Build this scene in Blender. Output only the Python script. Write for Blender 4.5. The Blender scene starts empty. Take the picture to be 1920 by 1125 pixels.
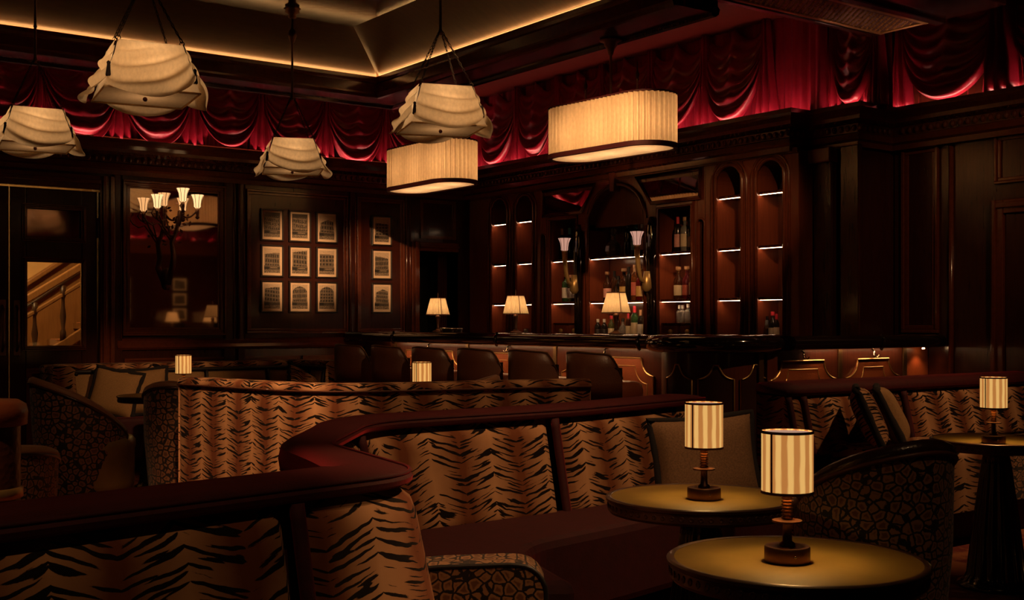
import bpy, math, random
from mathutils import Vector, Matrix
random.seed(7)
PI = math.pi
scene = bpy.context.scene
COL = scene.collection

# ------------------------------------------------------------------ camera, world, exposure
TH = math.radians(36.1); FPX = 2200.0; HZ = 605.0; EYE = 1.25
FX, FY = math.sin(TH), math.cos(TH)          # view direction on the floor plan
RX, RY = math.cos(TH), -math.sin(TH)         # camera right on the floor plan
cam_d = bpy.data.cameras.new('camera'); cam = bpy.data.objects.new('camera', cam_d); COL.objects.link(cam)
cam.location = (0, 0, EYE); cam.rotation_euler = (PI/2, 0, -TH)
cam_d.sensor_width = 36; cam_d.lens = 36*FPX/1920; cam_d.shift_y = (HZ-562.5)/1920; cam_d.clip_start = 0.05
scene.camera = cam
w = bpy.data.worlds.new('world'); scene.world = w; w.use_nodes = True
w.node_tree.nodes['Background'].inputs[0].default_value = (0.004, 0.0022, 0.0016, 1)
w.node_tree.nodes['Background'].inputs[1].default_value = 1.0
vs = scene.view_settings
vs.view_transform = 'Standard'; vs.look = 'None'; vs.exposure = 0.0; vs.gamma = 1.0; vs.use_curve_mapping = False
scene.cycles.max_bounces = 7; scene.cycles.diffuse_bounces = 3; scene.cycles.glossy_bounces = 4
scene.cycles.transmission_bounces = 6; scene.cycles.sample_clamp_indirect = 1.2; scene.cycles.caustics_reflective = False
scene.cycles.caustics_refractive = False

# unseen spots above the frame, most added to brighten their targets: place, aim, power, label, beam angle; and the table lamp bulbs
PWT = 2.5
SPOTS = [
 ((2.5, 2.3, 3.53), (2.75, 3.95, .60), 155, 'brass ceiling spot over the serpentine banquette bend', 50),
 ((3.5, 2.6, 3.53), (3.6, 4.0, .65), 85, 'brass ceiling spot over the far bank of tiger seats', 50),
 ((4.0, 2.0, 3.53), (1.62, 2.75, .62), 420, 'added unseen spot brightening the banquette nose', 17),
 ((.6, .9, 3.53), (.8, 2.3, .6), 40, 'brass ceiling spot over the left tiger panel', 50),
 ((1.7, 4.2, 3.53), (2.72, 6.4, .6), 800, 'brass ceiling spot over the curved booth', 28),
 ((3.4, 3.9, 3.53), (3.9, 5.6, .6), 100, 'brass ceiling spot over the booth right half', 46),
 ((6.1, 2.9, 3.53), (6.4, 4.5, .65), 170, 'brass ceiling spot over the right banquette', 60),
 ((4.6, 3.2, 3.53), (5.25, 10.8, 1.86), 3000, 'brass ceiling spot aimed at the photograph grid', 8.5),
 ((3.0, 3.4, 3.53), (6.16, 10.8, 1.86), 2600, 'brass ceiling spot aimed at the single column of photographs', 7.5),
 ((3.4, 3.2, 3.53), (5.2, 7.9, .9), 260, 'added unseen spot brightening the bar stools', 40),
 ((-.2, 3.6, 3.53), (1.0, 4.6, .8), 110, 'added unseen spot brightening the leather post', 40),
 ((1.0, 4.2, 3.53), (2.4, 8.6, .6), 90, 'added unseen spot brightening the left chairs', 34),
 ((5.0, 3.6, 3.53), (8.0, -1.4, 1.7), 420, 'added unseen spot brightening the wall behind the viewer', 40),
 ((2.2, .6, 3.53), (3.3, 2.4, .75), 26, 'added unseen spot brightening the giraffe chair', 34),
 ((3.2, 4.2, 3.53), (7.3, 8.2, 1.95), 1000, 'added unseen spot brightening the central arch of the back bar', 17),
 ((4.4, 3.4, 3.53), (7.3, 6.9, 2.0), 420, 'added unseen spot brightening the right niches', 16),
 ((3.0, 4.3, 3.53), (3.5, 10.0, .75), 700, 'added unseen spot brightening the wall banquette', 15),
 ((1.5, .3, 3.53), (1.92, 2.8, .42), 90, 'added unseen spot brightening the giraffe seat end', 22),
 ((5.6, 2.2, 3.53), (7.9, 5.3, 1.9), 130, 'added unseen spot brightening the right wall panel', 30),
]

# ------------------------------------------------------------------ finding places on the plan
def ray(px, py=HZ):
    t = (px-960)/FPX
    return FX+RX*t, FY+RY*t, (HZ-py)/FPX
def onx(px, py, X):
    a, b, c = ray(px, py); k = X/a; return Vector((X, b*k, EYE+c*k))
def ony(px, py, Y):
    a, b, c = ray(px, py); k = Y/b; return Vector((a*k, Y, EYE+c*k))
def onz(px, py, Z):
    a, b, c = ray(px, py); k = (Z-EYE)/c; return Vector((a*k, b*k, Z))
def onf(px, py, f):
    a, b, c = ray(px, py); return Vector((a*f, b*f, EYE+c*f))

# ------------------------------------------------------------------ mesh collecting
class MB:
    def __init__(s): s.v = []; s.f = []; s.uv = []; s.col = None
    def quadgrid(s, P, UV=None, ci=False, cj=False):
        n, m = len(P), len(P[0]); b = len(s.v)
        for i in range(n):
            for j in range(m):
                s.v.append(tuple(P[i][j])); s.uv.append(UV[i][j] if UV else (0, 0))
        for i in range(n if ci else n-1):
            for j in range(m if cj else m-1):
                i2, j2 = (i+1) % n, (j+1) % m
                s.f.append((b+i*m+j, b+i2*m+j, b+i2*m+j2, b+i*m+j2))
        return s
    def poly(s, pts, uv=None):
        b = len(s.v); s.v += [tuple(p) for p in pts]; s.uv += list(uv) if uv else [(0, 0)]*len(pts)
        s.f.append(tuple(range(b, b+len(pts)))); return s
    def box(s, x0, x1, y0, y1, z0, z1):
        x0, x1 = min(x0, x1), max(x0, x1); y0, y1 = min(y0, y1), max(y0, y1); z0, z1 = min(z0, z1), max(z0, z1)
        b = len(s.v)
        for z in (z0, z1):
            for (x, y) in ((x0, y0), (x1, y0), (x1, y1), (x0, y1)):
                s.v.append((x, y, z)); s.uv.append((x+y, z))
        for q in ((0,3,2,1),(4,5,6,7),(0,1,5,4),(1,2,6,5),(2,3,7,6),(3,0,4,7)):
            s.f.append(tuple(b+k for k in q))
        return s
    def cbox(s, c, d): return s.box(c[0]-d[0]/2, c[0]+d[0]/2, c[1]-d[1]/2, c[1]+d[1]/2, c[2]-d[2]/2, c[2]+d[2]/2)
    def lathe(s, prof, n=20, c=(0, 0, 0), wob=None, cap=True):
        P = []; UV = []
        for (r, z) in prof:
            row = []; ur = []
            for k in range(n):
                a = 2*PI*k/n; rr = r*(1+(wob(a, z) if wob else 0))
                row.append((c[0]+rr*math.cos(a), c[1]+rr*math.sin(a), c[2]+z)); ur.append((k/n, z))
            P.append(row); UV.append(ur)
        s.quadgrid(P, UV, False, True)
        b = len(s.v)-len(prof)*n
        if cap and prof[0][0] > 1e-4: s.f.append(tuple(b+k for k in range(n))[::-1])
        if cap and prof[-1][0] > 1e-4: s.f.append(tuple(b+(len(prof)-1)*n+k for k in range(n)))
        return s
    def tube(s, pts, r, n=8, cap=True, closed=False):
        pts = [Vector(p) for p in pts]; m = len(pts); P = []
        for i, p in enumerate(pts):
            if closed: d = pts[(i+1) % m]-pts[i-1]
            else: d = pts[min(i+1, m-1)]-pts[max(i-1, 0)]
            d.normalize(); up = Vector((0, 0, 1)) if abs(d.z) < .9 else Vector((1, 0, 0))
            a = d.cross(up).normalized(); bb = a.cross(d); rr = r[i] if isinstance(r, (list, tuple)) else r
            P.append([p+(a*math.cos(2*PI*k/n)+bb*math.sin(2*PI*k/n))*rr for k in range(n)])
        b = len(s.v); s.quadgrid(P, None, closed, True)
        if cap and not closed:
            s.f.append(tuple(b+k for k in range(n))[::-1]); s.f.append(tuple(b+(m-1)*n+k for k in range(n)))
        return s
    def prism(s, pts2, lo, hi, axis='z'):
        def mk(p, h): return (p[0], p[1], h) if axis == 'z' else ((h, p[0], p[1]) if axis == 'x' else (p[0], h, p[1]))
        n = len(pts2); b = len(s.v)
        for h in (lo, hi):
            for p in pts2: s.v.append(mk(p, h)); s.uv.append((p[0], p[1]))
        s.f.append(tuple(range(b, b+n))); s.f.append(tuple(range(b+n, b+2*n))[::-1])
        for k in range(n): s.f.append((b+k, b+n+k, b+n+(k+1) % n, b+(k+1) % n))
        return s
    def sphere(s, c, r, n=8, sc=(1, 1, 1)):
        P = []
        for i in range(n+1):
            a = PI*i/n; P.append([(c[0]+r*sc[0]*math.sin(a)*math.cos(2*PI*k/n/1), c[1]+r*sc[1]*math.sin(a)*math.sin(2*PI*k/n), c[2]-r*sc[2]*math.cos(a)) for k in range(n)])
        return s.quadgrid(P, None, False, True)
    def move(s, M):
        s.v = [tuple(M @ Vector(p)) for p in s.v]; return s
    def mesh(s, name, mat, smooth=False, angle=None):
        me = bpy.data.meshes.new(name); me.from_pydata(s.v, [], s.f); me.update()
        ul = me.uv_layers.new(name='UVMap')
        li = [l.vertex_index for l in me.loops]
        flat = [0.0]*(2*len(li))
        for k, vi in enumerate(li): flat[2*k], flat[2*k+1] = s.uv[vi]
        ul.data.foreach_set('uv', flat)
        if mat: me.materials.append(mat)
        if smooth: me.shade_smooth()
        return me

def recalc(me):
    import bmesh
    bm = bmesh.new(); bm.from_mesh(me); bmesh.ops.recalc_face_normals(bm, faces=bm.faces); bm.to_mesh(me); bm.free()
def obj(name, mb, mat, parent=None, smooth=False, world=True, bevel=0, sub=0, label=None, edge=False, solid=0):
    """links the collected shape as one object; coordinates are the room's unless world is False"""
    if parent is not None and world: 
        M = parent.matrix_basis.inverted()
        if parent.parent: M = M @ parent.parent.matrix_basis.inverted()
        mb.move(M)
    me = mb.mesh(name, mat, smooth); recalc(me)
    if smooth: me.shade_smooth()
    o = bpy.data.objects.new(name, me); COL.objects.link(o)
    if parent is not None: o.parent = parent
    if solid:
        m = o.modifiers.new('thickness', 'SOLIDIFY'); m.thickness = solid; m.offset = 0
    if bevel:
        m = o.modifiers.new('bevel', 'BEVEL'); m.width = bevel; m.segments = 2; m.limit_method = 'ANGLE'; m.angle_limit = math.radians(40)
    if sub:
        m = o.modifiers.new('subdivision', 'SUBSURF'); m.levels = sub; m.render_levels = sub
    if edge:
        m = o.modifiers.new('split', 'EDGE_SPLIT'); m.split_angle = math.radians(40)
    if label: o['label'] = label
    return o
def thing(name, label, cat, loc=(0, 0, 0), rz=0, group=None):
    o = bpy.data.objects.new(name, None); COL.objects.link(o); o.empty_display_size = .1
    o.location = loc; o.rotation_euler = (0, 0, rz); o['label'] = label; o['category'] = cat
    o.matrix_basis  # basis is current
    if group: o['group'] = group
    return o
def tag(o, label, cat, group=None, kind=None):
    if label: o['label'] = label
    if cat: o['category'] = cat
    if group: o['group'] = group
    if kind: o['kind'] = kind
    return o
def struct(name, mb, mat, label=None, cat=None, **k):
    o = obj(name, mb, mat, None, **k); o['kind'] = 'structure'
    if label: o['label'] = label
    if cat: o['category'] = cat
    return o
def piece(name, me, parent, loc=(0, 0, 0), rot=(0, 0, 0), sc=(1, 1, 1)):
    o = bpy.data.objects.new(name, me); COL.objects.link(o); o.parent = parent
    o.location = loc; o.rotation_euler = rot; o.scale = sc; return o
def copy_tree(o, parent=None):
    c = o.copy(); COL.objects.link(c); c.parent = parent
    for ch in o.children: copy_tree(ch, c)
    return c
def lamp_light(kind, name, parent, loc, power, color, size=.03, rot=None, world=False, spot=None):
    d = bpy.data.lights.new(name, kind); d.energy = power; d.color = color
    if kind in ('POINT', 'SPOT'): d.shadow_soft_size = size
    if kind == 'AREA': d.shape = 'RECTANGLE'; d.size, d.size_y = size
    if spot: d.spot_size = math.radians(spot[0]); d.spot_blend = spot[1]
    o = bpy.data.objects.new(name, d); COL.objects.link(o)
    if parent: o.parent = parent
    o.location = loc
    if rot: o.rotation_euler = rot
    return o

# ------------------------------------------------------------------ plan paths and sweeps
def round_path(pts, rads, step=.04):
    out = []; n = len(pts)
    for i, p in enumerate(pts):
        p = Vector(p)
        r = rads[i] if i < len(rads) else 0
        if i == 0 or i == n-1 or r <= 0: out.append(p); continue
        a = (Vector(pts[i-1])-p).normalized(); b = (Vector(pts[i+1])-p).normalized()
        ang = a.angle(b); d = r/math.tan(ang/2); c = p+(a+b).normalized()*(r/math.sin(ang/2))
        s0, s1 = p+a*d-c, p+b*d-c
        tot = s0.angle(s1); k = max(4, int(tot*max(r, .15)/step))
        sg = 1 if s0.x*s1.y-s0.y*s1.x > 0 else -1
        for q in range(k+1):
            t = sg*tot*q/k; ca, sa = math.cos(t), math.sin(t)
            out.append(c+Vector((s0.x*ca-s0.y*sa, s0.x*sa+s0.y*ca)))
    res = [out[0]]
    for p in out[1:]:
        d = (p-res[-1]).length
        if d < 1e-5: continue
        k = max(1, int(d/(step*3)))
        for q in range(1, k+1): res.append(res[-1].lerp(p, 1/(k-q+1)))
    return res
def arclen(path):
    s = [0.0]
    for a, b in zip(path, path[1:]): s.append(s[-1]+(b-a).length)
    return s
def normals(path):
    N = []
    for i in range(len(path)):
        ds = []
        if i > 0: ds.append((path[i]-path[i-1]).normalized())
        if i < len(path)-1: ds.append((path[i+1]-path[i]).normalized())
        ns = [Vector((d.y, -d.x)) for d in ds]
        if len(ns) == 1: N.append(ns[0])
        else:
            m = (ns[0]+ns[1]).normalized(); N.append(m/max(.35, m.dot(ns[0])))
    return N
def sub_path(path, s0, s1, n):
    S = arclen(path); N = normals(path); out = []
    for k in range(n+1):
        s = s0+(s1-s0)*k/n; i = 0
        while i < len(S)-2 and S[i+1] < s: i += 1
        t = (s-S[i])/max(1e-6, S[i+1]-S[i]); out.append((path[i].lerp(path[i+1], t), N[i].lerp(N[i+1], t), s))
    return out
def sweep(path, prof, mb=None, close=False, ends=True, v=None, tf=None):
    mb = mb or MB(); S = arclen(path); N = normals(path); P = []; UV = []
    L = [0.0]
    for a, b in zip(prof, prof[1:]): L.append(L[-1]+math.dist(a, b))
    for p, nn, s in zip(path, N, S):
        k_ = tf(s) if tf else 1.0
        P.append([(p.x+nn.x*(o*k_ if o < -.03 else o), p.y+nn.y*(o*k_ if o < -.03 else o), z) for (o, z) in prof]); UV.append([(s, -l) for l in L])
    b = len(mb.v); m = len(prof); mb.quadgrid(P, UV, False, close)
    if close and ends:
        mb.f.append(tuple(b+k for k in range(m))); mb.f.append(tuple(b+(len(path)-1)*m+k for k in range(m))[::-1])
    return mb

# ------------------------------------------------------------------ materials
def new_mat(name):
    m = bpy.data.materials.new(name); m.use_nodes = True; nt = m.node_tree
    return m, nt, nt.nodes['Principled BSDF']
def N_(nt, t, **k):
    n = nt.nodes.new(t)
    for a, b in k.items(): setattr(n, a, b)
    return n
def L_(nt, a, b): nt.links.new(a, b)
def math_(nt, op, a, b=None, c=None):
    n = N_(nt, 'ShaderNodeMath', operation=op)
    for i, x in enumerate((a, b, c)):
        if x is None: continue
        if isinstance(x, (int, float)): n.inputs[i].default_value = x
        else: L_(nt, x, n.inputs[i])
    return n.outputs[0]
def ramp_(nt, fac, stops):
    r = N_(nt, 'ShaderNodeValToRGB'); e = r.color_ramp.elements
    while len(e) < len(stops): e.new(.5)
    for el, (p, c) in zip(e, stops): el.position = p; el.color = (*c, 1)
    L_(nt, fac, r.inputs[0]); return r.outputs[0]
def setp(b, **k):
    for a, v in k.items():
        i = b.inputs[a.replace('_', ' ')]; i.default_value = (*v, 1) if isinstance(v, tuple) and len(v) == 3 else v
def coord(nt, out='Object', scale=(1, 1, 1)):
    t = N_(nt, 'ShaderNodeTexCoord'); m = N_(nt, 'ShaderNodeMapping'); m.inputs['Scale'].default_value = scale
    L_(nt, t.outputs[out], m.inputs[0]); return m.outputs[0]
def noise_(nt, vec, scale, detail=3, rough=.55, dist=0):
    n = N_(nt, 'ShaderNodeTexNoise'); n.inputs['Scale'].default_value = scale; n.inputs['Detail'].default_value = detail
    n.inputs['Roughness'].default_value = rough; n.inputs['Distortion'].default_value = dist
    if vec: L_(nt, vec, n.inputs['Vector'])
    return n.outputs['Fac']
def bump_(nt, b, h, strength, dist=.01):
    n = N_(nt, 'ShaderNodeBump'); n.inputs['Strength'].default_value = strength; n.inputs['Distance'].default_value = dist
    L_(nt, h, n.inputs['Height']); L_(nt, n.outputs[0], b.inputs['Normal'])
def wood(name, dark, light, rough=.28, coat=.4, grain=(18, 18, 1.6), bump=.12):
    m, nt, b = new_mat(name); v = coord(nt, 'Object', grain)
    f = noise_(nt, v, 3.0, 5, .6, .4); L_(nt, ramp_(nt, f, [(.12, dark), (.88, light)]), b.inputs['Base Color'])
    setp(b, Roughness=rough, Coat_Weight=coat*.6, Coat_Roughness=.12, Specular_IOR_Level=.38)
    bump_(nt, b, noise_(nt, coord(nt), 14, 3), bump, .004); return m
def plain(name, c, rough=.5, metal=0, sheen=0, coat=0, nscale=0, var=.25, bump=0, emit=None, es=0):
    m, nt, b = new_mat(name); setp(b, Base_Color=c, Roughness=rough, Metallic=metal, Coat_Weight=coat)
    if sheen:
        setp(b, Sheen_Weight=sheen, Sheen_Roughness=.35); b.inputs['Sheen Tint'].default_value = (.75, .05, .07, 1)
    f = noise_(nt, coord(nt), nscale or 9, 4)
    L_(nt, ramp_(nt, f, [(.25, tuple(x*(1-var) for x in c)), (.75, tuple(min(1, x*(1+var)) for x in c))]), b.inputs['Base Color'])
    if bump: bump_(nt, b, noise_(nt, coord(nt), (nscale or 9)*6, 3), bump, .003)
    if emit: b.inputs['Emission Color'].default_value = (*emit, 1); b.inputs['Emission Strength'].default_value = es
    return m
def emitter(name, c, s):
    m, nt, b = new_mat(name); setp(b, Base_Color=(.05, .04, .03), Roughness=.6)
    b.inputs['Emission Color'].default_value = (*c, 1); b.inputs['Emission Strength'].default_value = s; return m
def cloth_glow(name, c, trans=.75, rough=1, weave=160, sheer=0):
    """thin fabric that lets the lamp inside shine through"""
    m, nt, b = new_mat(name); nt.nodes.remove(b); out = nt.nodes['Material Output']
    d = N_(nt, 'ShaderNodeBsdfDiffuse'); t = N_(nt, 'ShaderNodeBsdfTranslucent'); x = N_(nt, 'ShaderNodeMixShader'); x.inputs[0].default_value = trans
    f = noise_(nt, coord(nt, 'Object', (1, 1, .5)), weave, 2)
    col = ramp_(nt, f, [(.3, tuple(q*.86 for q in c)), (.7, c)])
    L_(nt, col, d.inputs[0]); L_(nt, col, t.inputs[0]); L_(nt, d.outputs[0], x.inputs[1]); L_(nt, t.outputs[0], x.inputs[2]); L_(nt, x.outputs[0], out.inputs[0])
    if sheer:
        tr = N_(nt, 'ShaderNodeBsdfTransparent'); y = N_(nt, 'ShaderNodeMixShader'); y.inputs[0].default_value = sheer
        L_(nt, x.outputs[0], y.inputs[1]); L_(nt, tr.outputs[0], y.inputs[2]); L_(nt, y.outputs[0], out.inputs[0])
    return m
def tiger(name, base_l, base_d, period=.29, thr=.535, sv=84, su=7.5, k=.34):
    m, nt, b = new_mat(name); uv = N_(nt, 'ShaderNodeUVMap'); sep = N_(nt, 'ShaderNodeSeparateXYZ'); L_(nt, uv.outputs[0], sep.inputs[0])
    u, v = sep.outputs[0], sep.outputs[1]
    wob = math_(nt, 'MULTIPLY', math_(nt, 'SUBTRACT', noise_(nt, uv.outputs[0], 4, 2), .5), .05)
    up = math_(nt, 'PINGPONG', math_(nt, 'ADD', u, wob), period/2)
    chev = math_(nt, 'MULTIPLY', math_(nt, 'POWER', math_(nt, 'DIVIDE', up, period/2), .8), k*period/2)
    v2 = math_(nt, 'ADD', v, chev)
    v3 = math_(nt, 'ADD', v2, math_(nt, 'MULTIPLY', math_(nt, 'SUBTRACT', noise_(nt, uv.outputs[0], 11, 2), .5), .022))
    cb = N_(nt, 'ShaderNodeCombineXYZ'); L_(nt, math_(nt, 'MULTIPLY', u, su), cb.inputs[0]); L_(nt, math_(nt, 'MULTIPLY', v3, sv), cb.inputs[1])
    n = noise_(nt, cb.outputs[0], 1.0, .8, .4, .1)
    fine = math_(nt, 'MULTIPLY', math_(nt, 'SUBTRACT', noise_(nt, uv.outputs[0], 140, 2), .5), .05)
    sp = math_(nt, 'ABSOLUTE', math_(nt, 'SUBTRACT', math_(nt, 'MULTIPLY', math_(nt, 'DIVIDE', up, period/2), 2.0), 1.0))
    gap = math_(nt, 'MULTIPLY', math_(nt, 'POWER', sp, 7.0), -.10)
    st = N_(nt, 'ShaderNodeMapRange', interpolation_type='SMOOTHSTEP'); L_(nt, math_(nt, 'ADD', math_(nt, 'ADD', n, fine), gap), st.inputs[0])
    st.inputs[1].default_value = thr; st.inputs[2].default_value = thr+.035
    tone = math_(nt, 'ADD', math_(nt, 'MULTIPLY', math_(nt, 'DIVIDE', up, period/2), .82), math_(nt, 'MULTIPLY', noise_(nt, uv.outputs[0], 7, 3), .5))
    base = ramp_(nt, tone, [(.18, base_l), (.62, tuple((x+y)/2 for x, y in zip(base_l, base_d))), (.95, base_d)])
    mx = N_(nt, 'ShaderNodeMix', data_type='RGBA'); L_(nt, st.outputs[0], mx.inputs['Factor']); L_(nt, base, mx.inputs['A']); mx.inputs['B'].default_value = (.006, .0025, .002, 1)
    L_(nt, mx.outputs['Result'], b.inputs['Base Color']); setp(b, Roughness=.85, Sheen_Weight=.04, Sheen_Roughness=.4, Specular_IOR_Level=.2)
    bump_(nt, b, noise_(nt, uv.outputs[0], 220, 2), .15, .002); return m
def giraffe(name, scale, cell, core, line=(.008, .004, .004), wid=.075, use='UV', rough=.6):
    m, nt, b = new_mat(name); vec = coord(nt, use)
    ad = N_(nt, 'ShaderNodeVectorMath', operation='MULTIPLY_ADD'); nz = N_(nt, 'ShaderNodeTexNoise'); nz.inputs['Scale'].default_value = scale*1.4; L_(nt, vec, nz.inputs['Vector'])
    L_(nt, nz.outputs['Color'], ad.inputs[0]); ad.inputs[1].default_value = (.35/scale,)*3; L_(nt, vec, ad.inputs[2])
    vo = N_(nt, 'ShaderNodeTexVoronoi', feature='DISTANCE_TO_EDGE'); vo.inputs['Scale'].default_value = scale; vo.inputs['Randomness'].default_value = .8
    L_(nt, ad.outputs[0], vo.inputs['Vector'])
    c = ramp_(nt, vo.outputs['Distance'], [(wid, line), (wid+.03, cell), (wid+.14, cell), (wid+.24, core)])
    L_(nt, c, b.inputs['Base Color']); setp(b, Roughness=rough, Sheen_Weight=.15); return m
def striped_shade(name, c1, c2, n, strength):
    """pleated shade lit from within: alternate cream and tan gores"""
    m, nt, b = new_mat(name); uv = N_(nt, 'ShaderNodeUVMap'); sep = N_(nt, 'ShaderNodeSeparateXYZ'); L_(nt, uv.outputs[0], sep.inputs[0])
    s = math_(nt, 'SINE', math_(nt, 'MULTIPLY', sep.outputs[0], 2*PI*n))
    s = math_(nt, 'ADD', math_(nt, 'MULTIPLY', s, .5), math_(nt, 'MULTIPLY', noise_(nt, coord(nt, 'UV', (n*3, 2, 1)), 1.0, 2), .7))
    c = ramp_(nt, s, [(.22, c2), (.55, c1)])
    L_(nt, c, b.inputs['Base Color']); L_(nt, c, b.inputs['Emission Color']); b.inputs['Emission Strength'].default_value = strength
    setp(b, Roughness=.9); return m
def leather(name, c, rough=.38, scale=90, bump=.2, var=.2):
    m, nt, b = new_mat(name); f = noise_(nt, coord(nt), 5, 4)
    L_(nt, ramp_(nt, f, [(.25, tuple(x*(1-var) for x in c)), (.75, tuple(x*(1+var) for x in c))]), b.inputs['Base Color'])
    vo = N_(nt, 'ShaderNodeTexVoronoi'); vo.inputs['Scale'].default_value = scale; L_(nt, coord(nt), vo.inputs['Vector'])
    bump_(nt, b, vo.outputs['Distance'], bump, .003); setp(b, Roughness=rough, Coat_Weight=.15); return m
def glass_mat(name, c, rough=.04, trans=.85):
    m, nt, b = new_mat(name); setp(b, Base_Color=c, Roughness=rough, Transmission_Weight=trans, IOR=1.45)
    f = noise_(nt, coord(nt), 6, 1); L_(nt, ramp_(nt, f, [(.2, tuple(x*.9 for x in c)), (.8, c)]), b.inputs['Base Color']); return m
def vcol_mat(name, rough=.35):
    m, nt, b = new_mat(name); a = N_(nt, 'ShaderNodeVertexColor', layer_name='ink'); L_(nt, a.outputs[0], b.inputs['Base Color']); setp(b, Roughness=rough); return m

M = dict(
 wood=wood('dark lacquered mahogany', (.026, .0052, .0026), (.062, .0125, .0054), .25, .5),
 wood2=wood('red brown mahogany', (.11, .023, .0095), (.21, .050, .019), .28, .5),
 niche=wood('satin niche veneer', (.10, .026, .010), (.18, .052, .021), .22, .2, (40, 40, .8), .04),
 woodceil=wood('lacquered ceiling', (.020, .005, .003), (.045, .012, .006), .14, .9, (2, 9, 2), .22),
 cove=wood('gilded lacquer cove', (.06, .022, .006), (.12, .048, .013), .32, .1, (2, 9, 2), .25),
 molding=wood('molding wood', (.085, .0185, .0075), (.16, .038, .0145), .19, .9, (9, 9, 9), .1),
 soffit=wood('red painted soffit', (.10, .013, .009), (.15, .022, .013), .35, .3, (3, 3, 3), .15),
 strip=wood('striped rosewood', (.035, .010, .006), (.15, .035, .016), .32, .3, (60, 60, .6), .05),
 counter=plain('black lacquer', (.010, .005, .004), .10, coat=1, var=.2),
 carpet=None, 
 velvet=plain('deep red velvet', (.046, .0009, .0018), .8, sheen=.8, nscale=30, var=.35, bump=.3),
 velvetseat=plain('wine velvet seat', (.034, .0012, .003), .8, sheen=.25, nscale=20, var=.3, bump=.3),
 drape=plain('crimson satin', (.25, .009, .028), .34, sheen=.35, nscale=6, var=.2, bump=.1),
 piping=plain('black cord piping', (.010, .006, .006), .55),
 fringe=plain('black fringe', (.008, .005, .005), .9, nscale=80, bump=.8),
 tiger=tiger('tiger velvet', (.56, .30, .148), (.17, .052, .019)),
 tigerfar=tiger('tiger velvet far', (.56, .30, .148), (.16, .048, .018), period=.25, sv=74),
 tan=plain('tan linen', (.27, .145, .055), .85, nscale=120, var=.2, bump=.4),
 tweed=plain('brown tweed', (.19, .10, .047), .9, nscale=160, var=.35, bump=.5),
 giraffe=giraffe('giraffe velvet', 32, (.34, .17, .075), (.16, .062, .025)),
 leopard=giraffe('small leopard', 24, (.22, .092, .04), (.10, .036, .018), wid=.10),
 leather=leather('cognac leather', (.25, .066, .026), .34),
 leatherpanel=leather('russet leather', (.30, .075, .025), .4),
 leatherdark=leather('dark brown leather', (.035, .013, .008), .28),
 stool=leather('chestnut leather', (.105, .034, .016), .42),
 croc=leather('croc leather', (.11, .032, .017), .35, 38, .9),
 brass=plain('aged brass', (.62, .40, .15), .32, .65, var=.2),
 bronze=plain('dark bronze', (.21, .11, .075), .42, 1, var=.25),
 iron=plain('dark iron', (.05, .035, .025), .45, .8),
 tabletop=plain('olive tan leather top', (.31, .175, .032), .58, nscale=14, var=.1, bump=.08),
 tablerim=plain('table rim bronze', (.15, .075, .062), .4, .35, coat=.3),
 pedestal=plain('black fluted lacquer', (.012, .008, .007), .22, coat=.6),
 silk=cloth_glow('cream silk', (.84, .68, .46), .62, weave=60),
 lining=cloth_glow('thin silk lining', (.90, .76, .55), .8, weave=60, sheer=.6),

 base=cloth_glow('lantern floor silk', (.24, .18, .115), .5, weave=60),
 pleat=cloth_glow('cream pleated silk', (.86, .64, .37), .6, weave=60),
 diffuser=cloth_glow('pale diffuser', (.92, .76, .54), .5, weave=30),
 redtrim=plain('wine ribbon', (.06, .005, .006), .7),
 tassel=plain('dark tassel', (.02, .010, .012), .8),
 shade=striped_shade('striped lampshade', (.86, .48, .14), (.52, .20, .048), 13, .85),
 shadetop=plain('lamp top disc', (.62, .42, .33), .6, emit=(.8, .46, .32), es=.5),
 shadetrim=plain('brown ribbon', (.15, .048, .024), .7),
 mirror=plain('old mirror', (.62, .52, .44), .03, 1, var=.03),
 smoke=plain('smoked mirror', (.22, .15, .12), .06, 1, var=.1),
 led=emitter('led strip', (1.0, .60, .34), 20),
 cornled=emitter('cornice led', (1.0, .46, .34), 38.0),
 coveled=emitter('cove led', (1.0, .52, .17), 32),
 underled=emitter('under counter led', (1.0, .55, .25), 34.0),
 tulip=emitter('tulip glass', (1.0, .56, .24), 1.5),
 tulipdim=emitter('tulip glass dim', (1.0, .50, .36), .55),
 cream=plain('cream mat board', (.82, .60, .40), .8, nscale=40, var=.06),
 frame=plain('black picture frame', (.018, .008, .006), .3),
 ink=vcol_mat('photographic print'),
 hallwall=plain('hall plaster', (.62, .40, .17), .8, var=.1),
 hallwood=wood('hall wood', (.20, .09, .03), (.34, .17, .06), .35, .2),
 halldark=wood('hall dark wood', (.03, .014, .008), (.06, .027, .013), .4, .2),
 runner=plain('stair runner', (.45, .20, .08), .9, nscale=40, var=.4),
 glass=glass_mat('clear pane', (.95, .93, .9), .02, 1),
 steel=plain('polished metal', (.72, .62, .5), .18, 1),
 gold=plain('gilt leaf', (.16, .09, .035), .4, .8),
 black=plain('void black', (.004, .003, .003), .7),
)
def carpet_mat():
    m, nt, b = new_mat('patterned carpet'); vo = N_(nt, 'ShaderNodeTexVoronoi'); vo.inputs['Scale'].default_value = 6; L_(nt, coord(nt), vo.inputs['Vector'])
    c = ramp_(nt, math_(nt, 'ADD', vo.outputs['Distance'], math_(nt, 'MULTIPLY', noise_(nt, coord(nt), 22, 3), .6)), [(.3, (.40, .17, .07)), (.46, (.20, .03, .015)), (.7, (.12, .012, .010)), (.9, (.3, .09, .03))])
    L_(nt, c, b.inputs['Base Color']); setp(b, Roughness=.95); bump_(nt, b, noise_(nt, coord(nt), 300, 2), .4, .004); return m
M['carpet'] = carpet_mat()
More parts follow.
